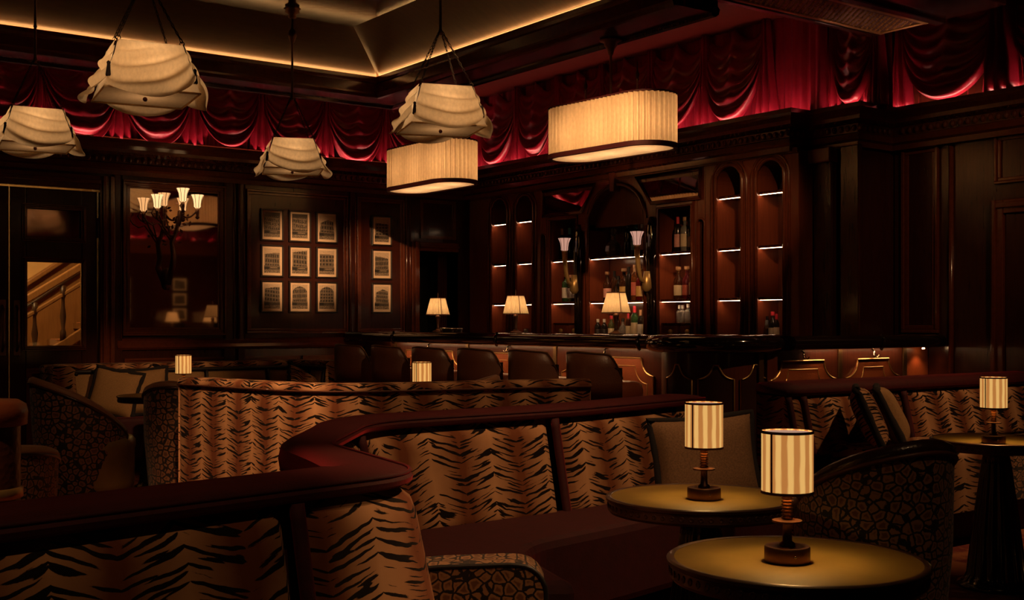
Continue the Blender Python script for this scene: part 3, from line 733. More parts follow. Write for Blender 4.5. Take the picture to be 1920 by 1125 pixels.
# ------------------------------------------------------------------ back bar
XF, XN = XB+.10, XB+.37       # facade face and niche back
YC = 8.29                     # centre of the composition
bbar = thing('back_bar', 'tall carved mahogany back bar with arched lit niches', 'cabinet', (XF, YC, 0))
ops = []                      # (y0, y1, spring, rise or None)
for c in (1.88, 1.43): ops += [(YC+c-.15, YC+c+.15, 2.42, .15), (YC-c-.15, YC-c+.15, 2.42, .15)]
ops += [(YC+1.06, YC+1.15, 2.10, .045), (YC-1.15, YC-1.06, 2.10, .045), (YC+.57, YC+1.0, 2.27, None), (YC-1.0, YC-.57, 2.27, None), (YC-.41, YC+.41, 2.19, .35)]
ops.sort(); edge = 6.12; ZT = 2.61
for (a, b, zs, rs) in ops:
    obj('stile', MB().box(XF, XN, edge, a, 0, ZT), M['wood2'], bbar, bevel=.006)
    mb = MB(); n = 14 if rs else 1
    for k in range(n):
        def zc(q): return zs+rs*math.sqrt(max(0, 1-(2*q-1)**2)) if rs else zs
        q0, q1 = (.5-.5*math.cos(PI*k/n), .5-.5*math.cos(PI*(k+1)/n)) if rs else (0, 1)
        y0, y1 = a+(b-a)*q0, a+(b-a)*q1; z0, z1 = zc(q0), zc(q1)
        mb.poly([(XF, y0, z0), (XF, y1, z1), (XF, y1, ZT), (XF, y0, ZT)]); mb.poly([(XF, y0, z0), (XN, y0, z0), (XN, y1, z1), (XF, y1, z1)])
    obj('spandrel', mb, M['wood2'], bbar)
    edge = b
obj('stile', MB().box(XF, XN, edge, YB+.02, 0, ZT), M['wood2'], bbar, bevel=.006)
obj('niche_back', MB().box(XN, XN+.03, 6.12, YB+.1, .0, ZT), M['niche'], bbar)
obj('frieze', MB().box(XF-.015, XF, 6.12, YB, 2.585, 2.63), M['molding'], bbar, bevel=.006)
obj('work_top', MB().box(XF-.25, XN, 6.2, YB, .98, 1.02), M['counter'], bbar, bevel=.008)
obj('under_cabinet', MB().box(XF-.22, XF, 6.2, YB, 0, .98), M['wood'], bbar)
# mouldings round each opening
for (a, b, zs, rs) in ops:
    if rs is None: pts = [(XF-.006, a, 1.0), (XF-.006, a, zs), (XF-.006, b, zs), (XF-.006, b, 1.0)]
    else: pts = [(XF-.006, a, 1.0)]+[(XF-.006, a+(b-a)*(.5-.5*math.cos(PI*k/16)), zs+rs*math.sin(PI*k/16)) for k in range(17)]+[(XF-.006, b, 1.0)]
    big = (b-a) > .7; r = .022 if big else (.016 if b-a > .2 else .009)
    obj('arch_molding', MB().tube(pts, r, 8), M['molding'], bbar, smooth=True)
    if .2 < b-a < .35:
        c = (a+b)/2; k2 = .048
        pts = [(XF-.004, c-.15-k2, 1.0)]+[(XF-.004, c-(.15+k2)*math.cos(PI*k/16), zs+(rs+k2)*math.sin(PI*k/16)) for k in range(17)]+[(XF-.004, c+.15+k2, 1.0)]
        obj('outer_molding', MB().tube(pts, .012, 8), M['molding'], bbar, smooth=True)
    if b-a < .12: obj('mirror_strip', MB().box(XF+.03, XF+.04, a, b, 1.0, zs+rs), M['smoke'], bbar)
P = [[(XF+.10, YC-.41*math.cos(PI*k/20), z) for z in (2.16, 2.19+.35*math.sin(PI*k/20))] for k in range(21)]
obj('lunette_panel', MB().quadgrid(P), M['niche'], bbar, solid=.01)
# keystone, imposts, slanted frieze mirrors
obj('keystone', MB().prism([(YC-.045, 2.66), (YC+.045, 2.66), (YC+.03, 2.47), (YC-.03, 2.47)], XF-.06, XF+.02, 'x'), M['molding'], bbar, bevel=.008)
for s in (-1, 1):
    obj('impost', MB().box(XF-.025, XF+.2, YC+s*.41, YC+s*.50, 2.13, 2.20), M['molding'], bbar, bevel=.008)
    q = [(YC+s*1.10, 2.33), (YC+s*.50, 2.33), (YC+s*.30, 2.565), (YC+s*1.10, 2.565)]
    tx = lambda p, d: (XF-.018-d+(p[1]-2.33)*.10, p[0], p[1])
    obj('frieze_mirror', MB().quadgrid([[tx(q[0], 0), tx(q[3], 0)], [tx(q[1], 0), tx(q[2], 0)]]), M['mirror'], bbar, solid=.003)
    mb = MB(); 
    for (i0, r) in ((0, .014), (.03, .008)):
        cy = sum(p[0] for p in q)/4; cz = sum(p[1] for p in q)/4
        qq = [(XF-.016, cy+(p[0]-cy)*(1+i0*1.4), cz+(p[1]-cz)*(1+i0*4)) for p in q]; mb.tube(qq+[qq[0]], r, 6)
    obj('mirror_molding', mb, M['molding'], bbar, smooth=True)
    obj('side_column', MB().lathe([(.03, 1.02), (.042, 1.08), (.045, 1.5), (.052, 1.75), (.055, 1.95), (.045, 2.12), (.02, 2.2)], 14, (XF-.03, YC+s*.515, 0)), M['counter'], bbar, smooth=True)
    obj('bay_header_molding', MB().box(XF-.02, XF, YC+s*.56, YC+s*1.02, 2.275, 2.305), M['molding'], bbar, bevel=.006)
# shelves with light strips under their front edges
SH = (2.318, 1.880, 1.458)
for (a, b, zs, rs) in ops:
    if b-a < .12: continue
    for z in SH:
        if (rs is None or b-a > .7) and z > 2.2: continue
        sh = obj('shelf', MB().box(XF+.03, XN, a, b, z-.022, z), M['wood'], bbar, bevel=.003)
        obj('shelf_light', MB().box(XF+.040, XF+.052, a+.004, b-.004, z-.0255, z-.0225), M['led'], sh)
    obj('base_shelf', MB().box(XF+.02, XN, a, b, 1.06, 1.10), M['wood'], bbar)
for s in (-1, 1):
    for d in (.68, .89):
        dr = obj('drawer', MB().box(XF+.05, XF+.08, YC+s*d-.095, YC+s*d+.095, 1.105, 1.23), M['wood2'], bbar, bevel=.006)
        obj('drawer_pull', MB().sphere((XF+.045, YC+s*d, 1.17), .026, 8, (.5, 1.2, .9)), M['brass'], dr, smooth=True)
    obj('drawer_top', MB().box(XF+.04, XN, YC+s*.57, YC+s*1.0, 1.232, 1.247), M['wood'], bbar)

# torch sconces on the columns
for s, lab in ((1, 'brass torch wall lamp left of the central arch'), (-1, 'brass torch wall lamp right of the central arch')):
    y = YC+s*.515; t = thing('torch_sconce', lab, 'lamp', (XF-.06, y, 1.55), 0, 'torch sconces on the back bar')
    obj('bracket', MB().lathe([(.022, 0), (.045, .03), (.04, .10), (.028, .18)], 10, (XF-.085, y, 1.53)), M['brass'], t, smooth=True)
    obj('torch_stem', MB().tube([(XF-.09, y, 1.60), (XF-.16, y, 1.64), (XF-.185, y, 1.73), (XF-.20, y, 1.84), (XF-.205, y, 1.94)], [.016, .018, .02, .024, .030], 10), M['brass'], t, smooth=True)
    tulip_shade(t, (XF-.205, y, 1.935), .125, .034, .062, M['tulipdim'])
    lamp_light('POINT', 'torch_light', t, (-.145, 0, .445), .5, (1, .6, .35), .015)

# ------------------------------------------------------------------ bottles and glasses
PROF = dict(
 wine=[(.0, 0), (.036, 0), (.037, .01), (.037, .185), (.030, .215), (.015, .24), (.0145, .295)],
 whisky=[(.0, 0), (.040, 0), (.042, .01), (.042, .15), (.036, .175), (.016, .20), (.015, .245)],
 gin=[(.0, 0), (.036, 0), (.038, .01), (.040, .17), (.034, .19), (.016, .205), (.016, .25)],
 tall=[(.0, 0), (.033, 0), (.035, .01), (.034, .20), (.026, .235), (.014, .255), (.014, .31)],
 round=[(.0, 0), (.045, 0), (.052, .02), (.054, .08), (.045, .13), (.018, .165), (.015, .215)],
 flask=[(.0, 0), (.028, 0), (.03, .008), (.03, .10), (.024, .118), (.011, .128), (.011, .15)],
)
GL = {}
def gm(key, c, tr=.75):
    if key not in GL: GL[key] = glass_mat('bottle glass '+key, c, .05, tr)
    return GL[key]
GC = dict(amber=(.30, .085, .016), brown=(.11, .035, .012), red=(.22, .012, .018), green=(.06, .16, .05), clear=(.82, .80, .72), blue=(.05, .20, .30), dark=(.03, .022, .016), olive=(.13, .14, .04), rose=(.65, .25, .20))
CAPS = dict(cork=plain('cork wood cap', (.45, .24, .11), .7), black=plain('black cap', (.012, .01, .01), .4), red=plain('red capsule', (.55, .03, .05), .4), gold=plain('gold cap', (.6, .4, .14), .3, 1), teal=plain('teal capsule', (.03, .22, .26), .4), white=plain('white cap', (.6, .55, .48), .5))
LABS = dict(cream=plain('cream label', (.66, .52, .33), .7, var=.15), white=plain('white label', (.75, .68, .58), .7), black=plain('black label', (.03, .02, .02), .5), red=plain('red label', (.45, .10, .07), .6), pink=plain('pink label', (.70, .33, .28), .6), gold=plain('gold label', (.55, .34, .10), .5), blue=plain('blue label', (.10, .28, .38), .5), none=None)
def bottle(p, shape, glass, cap, lab, label, sc=1.0, group=None):
    t = thing('bottle', label, 'bottle', p, 0, group)
    pr = [(r*sc, z*sc) for r, z in PROF[shape]]
    obj('glass_body', MB().lathe(pr, 14), gm(glass, GC[glass], .8 if glass in ('clear', 'rose') else .6), t, smooth=True, world=False, edge=True)
    top = pr[-1][1]; rn = pr[-1][0]
    if shape in ('round', 'whisky') and cap == 'cork': cp = [(rn*.9, top-.004), (rn*.95, top+.004), (rn*1.6, top+.008), (rn*1.6, top+.035)]
    elif shape in ('wine', 'tall'): cp = [(rn*1.08, top-.07*sc), (rn*1.1, top), (rn*1.1, top+.006)]
    else: cp = [(rn*1.25, top-.012), (rn*1.25, top+.02)]
    obj('cap', MB().lathe(cp, 12), CAPS[cap], t, smooth=True, world=False, edge=True)
    if LABS[lab]:
        zb = pr[3][1]; rr = max(pr[2][0], pr[3][0])*1.025; aim = math.atan2(-p[1], -p[0])
        P = [[(rr*math.cos(aim+a), rr*math.sin(aim+a), z) for z in (zb*.22, zb*.80)] for a in [(-1.15+2.3*k/10) for k in range(11)]]
        obj('paper_label', MB().quadgrid(P), LABS[lab], t, smooth=True, world=False)
    return t
XS = XN-.14
def shelf_row(rowname, z, items, xoff=0.0):
    n = len(items); words = ['first', 'second', 'third', 'fourth', 'fifth', 'sixth', 'seventh', 'eighth', 'ninth']
    for i, (px, shape, glass, cap, lab, *rest) in enumerate(items):
        y = onx(px, HZ, XS+xoff).y; sc = rest[0] if rest else 1.0
        col = dict(dark='near black', rose='pale rose').get(glass, glass)
        lb = f'{col} bottle with {cap} cap, ' + (f'{words[i]} from left ' if n > 1 else 'alone ') + rowname
        bottle((XS+xoff, y, z), shape, glass, cap, lab, lb, sc, 'bottles on the back bar')
shelf_row('on middle shelf of outermost left niche', SH[1], [(931, 'whisky', 'brown', 'gold', 'cream')])
shelf_row('on middle shelf of second left niche', SH[1], [(965, 'tall', 'red', 'cork', 'cream', .95), (978.5, 'round', 'brown', 'cork', 'none', .95)])
shelf_row('on lower shelf of second left niche', SH[2], [(969, 'round', 'brown', 'black', 'none', .85), (974.5, 'tall', 'amber', 'teal', 'cream', .95), (981, 'whisky', 'red', 'cork', 'pink', 1.0)])
shelf_row('on middle shelf left of the arch', SH[1], [(1054, 'tall', 'dark', 'cork', 'none'), (1068, 'tall', 'dark', 'teal', 'none')])
shelf_row('on lower shelf left of the arch', SH[2], [(1061, 'gin', 'green', 'gold', 'white', 1.05), (1071, 'gin', 'olive', 'cork', 'white', 1.0)])
shelf_row('on upper shelf inside the arch', SH[1], [(1177, 'tall', 'dark', 'black', 'none', 1.02), (1192, 'gin', 'blue', 'white', 'blue', 1.2), (1204, 'tall', 'rose', 'white', 'pink', .98)])
shelf_row('on middle shelf inside the arch', SH[2], [(1139, 'whisky', 'brown', 'cork', 'pink'), (1152, 'tall', 'brown', 'black', 'none', .9), (1159, 'round', 'dark', 'black', 'none', 1.0), (1170, 'whisky', 'brown', 'cork', 'gold', 1.1), (1179, 'tall', 'dark', 'black', 'none'), (1190, 'tall', 'amber', 'cork', 'red', 1.05), (1201, 'whisky', 'red', 'gold', 'gold', 1.1), (1209, 'wine', 'amber', 'gold', 'cream', .9)])
shelf_row('on bottom shelf inside the arch', 1.10, [(1121, 'flask', 'dark', 'white', 'black', 1.1), (1133, 'flask', 'dark', 'white', 'black', 1.1), (1146, 'whisky', 'olive', 'red', 'cream', .8), (1158, 'tall', 'brown', 'black', 'none', .75), (1168, 'round', 'clear', 'black', 'none', .8), (1178, 'tall', 'brown', 'red', 'cream', .75), (1190, 'wine', 'green', 'red', 'cream', 1.02), (1201, 'tall', 'dark', 'cork', 'white', .85), (1209, 'tall', 'brown', 'red', 'cream', .85)], -.03)
shelf_row('on upper shelf right of the arch', SH[1], [(1271, 'tall', 'dark', 'red', 'pink'), (1285, 'gin', 'clear', 'cork', 'cream', 1.15), (1298, 'whisky', 'dark', 'cork', 'cream', 1.05)])
shelf_row('on middle shelf right of the arch', SH[2], [(1272, 'whisky', 'brown', 'cork', 'cream', 1.05), (1288, 'whisky', 'red', 'cork', 'red', 1.05), (1298, 'tall', 'amber', 'gold', 'cream', .9)])
shelf_row('on bottom shelf right of the arch', 1.248, [(1274, 'flask', 'clear', 'white', 'none', .92), (1280, 'flask', 'clear', 'white', 'none', .92), (1290, 'flask', 'clear', 'white', 'none', .98), (1298, 'flask', 'clear', 'white', 'none', .92)])
shelf_row('on bottom shelf of outermost right niche', 1.10, [(1438, 'round', 'brown', 'black', 'none', .85), (1449, 'whisky', 'dark', 'red', 'cream', .9), (1456, 'tall', 'dark', 'red', 'cream', .7)])
def tumbler(p, label, h=.085, r=.034, stem=False):
    pr = [(0, 0), (r*.85, 0), (r, h), (r*.93, h), (r*.8, .01), (0, .01)] if not stem else [(0, 0), (r*.8, .0), (r*.1, .006), (r*.1, h*.4), (r, h*.62), (r*.92, h), (r*.86, h), (r*.9, h*.64), (0, h*.45)]
    o = obj('drinking_glass', MB().lathe(pr, 14, (0, 0, 0)), gm('clear', GC['clear'], .8), None, smooth=True, edge=True); o.location = p
    return tag(o, label, 'glass', 'glasses on the back bar')
gl = [(922, 'outermost left niche', 1), (928, 'outermost left niche', 2), (934, 'outermost left niche', 3), (963, 'second left niche', 1), (971, 'second left niche', 2), (979, 'second left niche', 3), (985, 'second left niche', 4)]
for (px, where, k) in gl: tumbler((XS, onx(px, HZ, XS).y, 1.102), ['', 'first', 'second', 'third', 'fourth'][k]+' clear tumbler from left on bottom shelf of '+where)
for k, px in enumerate((1421, 1428, 1434)): tumbler((XS-.03*(k % 2), onx(px, HZ, XS).y, 1.102), ['first', 'second', 'third'][k]+' stemmed glass from left on bottom shelf of outermost right niche', .17, .04, True)
dp = (XS, onx(1150, HZ, XS).y, SH[1])
dc = thing('crystal_decanter', 'round crystal decanter sparkling on upper arch shelf', 'decanter', dp)
obj('decanter_body', MB().lathe([(0, 0), (.05, 0), (.085, .05), (.08, .10), (.03, .15), (.02, .19), (.03, .21)], 9), gm('clear', GC['clear']), dc, world=False)
obj('stopper', MB().sphere((0, 0, .24), .032, 6), gm('clear', GC['clear']), dc, world=False)
# small picture light in the arch that makes the decanter sparkle
# ------------------------------------------------------------------ the bar
XD, XE, YRD, YRE = 5.95, 5.66, 5.42, 5.26          # die wall and counter edge: main run, return
TCX, TCY = 6.02, 5.82                               # turret centre
bar = thing('bar', 'long striped rosewood bar front with russet leather panels', 'bar', (XD, 7.5, 0))
obj('die_wall', MB().box(XD, XD+.06, 6.1, YB+.02, 0, 1.058), M['strip'], bar)
obj('die_wall', MB().box(6.1, XW-.3, YRD, YRD+.06, 0, 1.058), M['strip'], bar)
obj('end_panel', MB().box(XW-.3, XW-.005, YRD-.005, YRD+.05, 0, 1.058), M['leatherpanel'], bar, bevel=.004)
obj('turret', MB().lathe([(.38, 0), (.38, 1.044)], 40, (TCX, TCY, 0)), M['strip'], bar, smooth=True, edge=True)
for i in range(4):
    y = 6.27+i*1.285
    if y < YB: obj('brass_strip', MB().box(XD-.012, XD, y-.022, y+.022, .05, 1.06), M['gold'], bar, bevel=.003)
for x in (6.03+.0, 6.86, XW-.3): obj('brass_strip', MB().box(x-.022, x+.022, YRD-.012, YRD, .05, 1.06), M['gold'], bar, bevel=.003)
def scoop(w_, z0, z1, r):
    pts = [(-w_/2, z0), (-w_/2, z1-r)]
    for k in range(1, 8): a = k/8*PI/2; pts.append((-w_/2+r-r*math.cos(a), z1-r+0*r) if False else (-w_/2+r*math.sin(a), z1-r*math.cos(a)))
    pts += [(-w_/2+r, z1), (w_/2-r, z1)]
    for k in range(1, 8): a = PI/2-k/8*PI/2; pts.append((w_/2-r*math.sin(a), z1-r*math.cos(a)))
    pts += [(w_/2, z1-r), (w_/2, z0)]
    return pts
def leather_panel(w_, c, along, mat='leatherpanel'):
    sc_ = scoop(w_, .12, .985, .13); inn = scoop(w_-.13, .19, .925, .13)
    f = (lambda p, d: (XD-d, c-p[0], p[1])) if along == 'y' else (lambda p, d: (c+p[0], YRD-d, p[1]))
    mb = MB(); n = len(sc_)
    mb.poly([f(p, .014) for p in sc_])
    for k in range(n): mb.poly([f(sc_[k], .0), f(sc_[(k+1) % n], .0), f(sc_[(k+1) % n], .014), f(sc_[k], .014)])
    o = obj('leather_panel', mb, M[mat], bar)
    obj('panel_edge', MB().tube([f(p, .016) for p in sc_]+[f(sc_[0], .016)], .006, 5), M['brass'], o)
    obj('inner_line', MB().tube([f(p, .016) for p in inn]+[f(inn[0], .016)], .0035, 5), M['brass'], o)
for i in range(3): leather_panel(1.08, 6.27+1.285*(i+.5), 'y')
leather_panel(.70, 6.45, 'x'); leather_panel(.62, 7.23, 'x')
# turret panels wrap the drum
def on_turret(p, r, a0): a = a0+p[0]/.38; return (TCX+r*math.cos(a), TCY+r*math.sin(a), p[1])
aim = math.atan2(-TCY, -TCX)
for k in (-1, 0, 1):
    a0 = aim+k*.74; sc_ = scoop(.235, .10, .965, .095)
    gm_ = MB(); n = len(sc_)
    P = [[on_turret((x, z), .387, a0) for z in (.10, .5, .87)] for x in [-.1175+.235*q/8 for q in range(9)]]; gm_.quadgrid(P)
    up = sc_[2:-2]; half = len(up)//2
    xs = [-.1175+.235*q/16 for q in range(17)]
    def ztop(x):
        ax = .1175-abs(x); return .965 if ax >= .095 else .965-.095*math.sqrt(max(0, 1-(ax/.095)**2))
    gm_.quadgrid([[on_turret((x, z), .387, a0) for z in (.87, max(.8701, ztop(x)))] for x in xs])
    o = obj('turret_panel', gm_, M['leatherdark'], bar, smooth=True)
    obj('panel_edge', MB().tube([on_turret((-.1175, .10), .39, a0)]+[on_turret((x, max(.87, ztop(x))), .39, a0) for x in xs]+[on_turret((.1175, .10), .39, a0)], .006, 5), M['brass'], o, smooth=True)
# hooks under the counter
def hook(x, y, d):
    h = MB(); 
    for s in (-1, 1):
        q = (lambda u, v, z: (x+v*d[0]+u*d[1], y+v*d[1]+u*-d[0], z))
        h.tube([q(0, .0, 1.055), q(s*.004, .02, 1.04), q(s*.008, .025, 1.01), q(s*.022, .035, .995), q(s*.028, .045, 1.012)], .005, 6)
    obj('bag_hook', h, M['steel'], bar, smooth=True)
for i in range(3):
    hook(XD, 6.27+1.285*(i+.5), (-1, 0))
hook(6.45, YRD, (0, -1)); hook(7.23, YRD, (0, -1))
# counter
ctop = thing('bar_counter', 'glossy black bullnosed bar counter with round turret end', 'counter', (XE, 7.5, 1.06))
bn = lambda e: [(-.40, 1.06), (-.05, 1.06), (-.015, 1.068), (.0, 1.09), (.004, 1.11), (0, 1.132), (-.015, 1.152), (-.045, 1.16), (-.40, 1.16)]
obj('main_slab', sweep([Vector((XE, YB-.42)), Vector((XE, 6.14))], [(o*1.6 if o < -.3 else o, z) for o, z in bn(0)], close=True), M['counter'], ctop, smooth=True, edge=True)
obj('main_slab_end', MB().box(XE+.04, 6.3, YB-.43, YB+.02, 1.062, 1.158), M['counter'], ctop, bevel=.02)
obj('return_slab', sweep([Vector((6.2, YRE)), Vector((XW-.002, YRE))], bn(0), close=True), M['counter'], ctop, smooth=True, edge=True)
R0 = .50
obj('turret_slab', MB().lathe([(0, 1.045), (R0-.07, 1.045), (R0-.03, 1.055), (R0-.005, 1.08), (R0, 1.105), (R0-.005, 1.13), (R0-.03, 1.155), (R0-.07, 1.168), (0, 1.168)], 48, (TCX, TCY, 0)), M['counter'], ctop, smooth=True)
for (x, y, rz) in ((XE, 6.24, 0), (XE, 8.0, 0), (XE, 9.7, 0)): obj('counter_joint', MB().tube([(XE+.02, y, 1.055), (XE-.008, y, 1.09), (XE-.008, y, 1.13), (XE+.02, y, 1.166)], .012, 6), M['counter'], ctop, smooth=True)
obj('counter_joint', MB().tube([(7.15, YRE+.02, 1.055), (7.15, YRE-.008, 1.09), (7.15, YRE-.008, 1.13), (7.15, YRE+.02, 1.166)], .012, 6), M['counter'], ctop, smooth=True)
obj('counter_light', MB().box(XE+.13, XE+.145, 6.4, YB-.5, 1.0575, 1.0598), M['underled'], ctop)
obj('counter_light', MB().box(6.5, XW-.35, YRE+.11, YRE+.118, 1.0587, 1.0599), M['underled'], ctop)
dl = thing('downlight', 'tiny recessed downlight under the right end of the counter', 'lamp', (XW-.16, YRE+.09, 1.05))
obj('lamp_disc', MB().lathe([(.010, 1.05), (.010, 1.058)], 12, (XW-.16, YRE+.09, 0)), M['underled'], dl)
lamp_light('SPOT', 'downlight_beam', dl, (0, 0, -.006), 1.2, (1, .45, .18), .01, spot=(110, .7))

# pleated lamps on the bar
def pleated_cone(mb, r0, r1, z0, z1, n=28, amp=.045, c=(0, 0, 0)):
    P = []
    for k in range(n*4):
        a = 2*PI*k/(n*4); w_ = 1+amp*math.cos(n*a)
        P.append([(c[0]+(r0+(r1-r0)*q)*w_*math.cos(a), c[1]+(r0+(r1-r0)*q)*w_*math.sin(a), c[2]+z0+(z1-z0)*q) for q in (0, .33, .66, 1)])
    return mb.quadgrid(P, None, True, False)
def bar_lamp(p, label):
    t = thing('bar_lamp', label, 'lamp', p, 0, 'pleated lamps on the bar')
    obj('lamp_foot', MB().lathe([(.0, 0), (.055, 0), (.055, .008), (.03, .018), (.018, .03)], 16), M['bronze'], t, smooth=True, world=False, edge=True)
    obj('lamp_stem', MB().lathe([(.018, .02), (.012, .05), (.013, .08), (.02, .13), (.026, .145), (.018, .155), (.008, .17), (.008, .26)], 14), M['bronze'], t, smooth=True, world=False)
    sh = obj('lamp_shade', pleated_cone(MB(), .107, .068, .165, .32), M['pleat'], t, smooth=True, world=False)
    ob = obj('lower_ribbon', MB().lathe([(.108, .160), (.113, .160), (.113, .168), (.108, .168)], 32, cap=False), M['shadetrim'], sh, world=False)
    obj('upper_ribbon', MB().lathe([(.068, .316), (.072, .316), (.072, .323), (.068, .323)], 32, cap=False), M['shadetrim'], sh, world=False)
    aim_ = math.atan2(-p[1], -p[0])+.35
    obj('seam', MB().tube([(.111*math.cos(aim_), .111*math.sin(aim_), .165), (.072*math.cos(aim_), .072*math.sin(aim_), .32)], .003, 5), M['shadetrim'], sh, world=False)
    obj('finial', MB().lathe([(.004, .30), (.004, .34), (.008, .35), (.003, .37)], 8), M['bronze'], t, smooth=True, world=False)
    lamp_light('POINT', 'lamp_bulb', t, (0, 0, .23), 1.5, (1, .60, .30), .02)
    return t
for px, lab in ((821, 'pleated cream bar lamp nearest the staff doorway'), (967, 'pleated cream bar lamp before the left niches'), (1155, 'pleated cream bar lamp before the central arch')):
    q = onx(px, HZ, 5.93); bar_lamp((q.x, q.y, 1.161), lab)
q = onx(846, HZ, 5.95); tr = thing('metal_tray', 'round polished metal tray beside leftmost bar lamp', 'tray', (q.x, q.y, 1.161))
obj('tray_dish', MB().lathe([(0, 0), (.10, 0), (.105, .03), (.11, .035), (.10, .035), (.095, .01), (0, .008)], 24), M['steel'], tr, smooth=True, world=False)
obj('tray_rim', MB().lathe([(.104, .033), (.114, .037), (.104, .041)], 24), M['steel'], tr, smooth=True, world=False)

# bar stools
def bar_stool(p, label):
    t = thing('bar_stool', label, 'stool', p, 0, 'bar stools along the counter')
    P = []; Q = []; path = []
    n = 24
    for i in range(n+1):
        a = (-1+2*i/n)*1.15; rx, ry = .30, .25
        x, y = .12-rx*math.cos(a), ry*math.sin(a)*1.05
        top = 1.06-.02*abs(math.sin(a))-.16*max(0, abs(a)/1.15-.72)**1.5/.28**1.5
        P.append([(x-.028*math.cos(a), y*1.1, z) for z in (.72, .85, .95, top-.02)]+[(x, y*1.04, top)]+[(x+.03*math.cos(a), y*.94, z) for z in (top-.02, .95, .85, .80)])
        path.append((x-.018*math.cos(a), y*1.09, top-.006))
    obj('backrest', MB().quadgrid(P, None, False, True), M['stool'], t, smooth=True, world=False)
    obj('nailhead_trim', MB().tube([(P[-1][0][0]-.004, P[-1][0][1]-.0, .72)][::1]+[(q[0], q[1], q[2]) for q in path[::-1]], .007, 5), M['gold'], t, world=False)
    obj('seat', MB().quadgrid([[(.06+r*.23*math.copysign(abs(math.cos(b))**.7, math.cos(b)), r*.235*math.copysign(abs(math.sin(b))**.7, math.sin(b)), z) for b in [2*PI*k/28 for k in range(28)]] for r, z in ((.01, .70), (.9, .70), (1, .73), (1.02, .79), (.97, .83), (.85, .848), (.5, .855), (.01, .857))], None, False, True), M['leather'], t, smooth=True, world=False)
    for sx in (-1, 1):
        for sy in (-1, 1): obj('leg', MB().tube([(.06+sx*.15, sy*.16, .71), (.06+sx*.19, sy*.19, 0)], [.022, .014], 8), M['wood'], t, smooth=True, world=False)
    obj('foot_ring', MB().tube([(.06+.18, -.18, .25), (.06+.18, .18, .25)], .01, 6), M['brass'], t, world=False)
    obj('foot_ring', MB().tube([(.06-.18, -.18, .25), (.06-.18, .18, .25)], .01, 6), M['brass'], t, world=False)
    return t
ordn = ['chestnut leather bar stool nearest the round turret', 'second bar stool from the round turret', 'third bar stool from the round turret', 'fourth bar stool from the round turret', 'fifth bar stool from the round turret', 'bar stool farthest from the turret, by the staff doorway']
for k in range(6): bar_stool((5.20, 6.13+.68*k, 0), ordn[k])

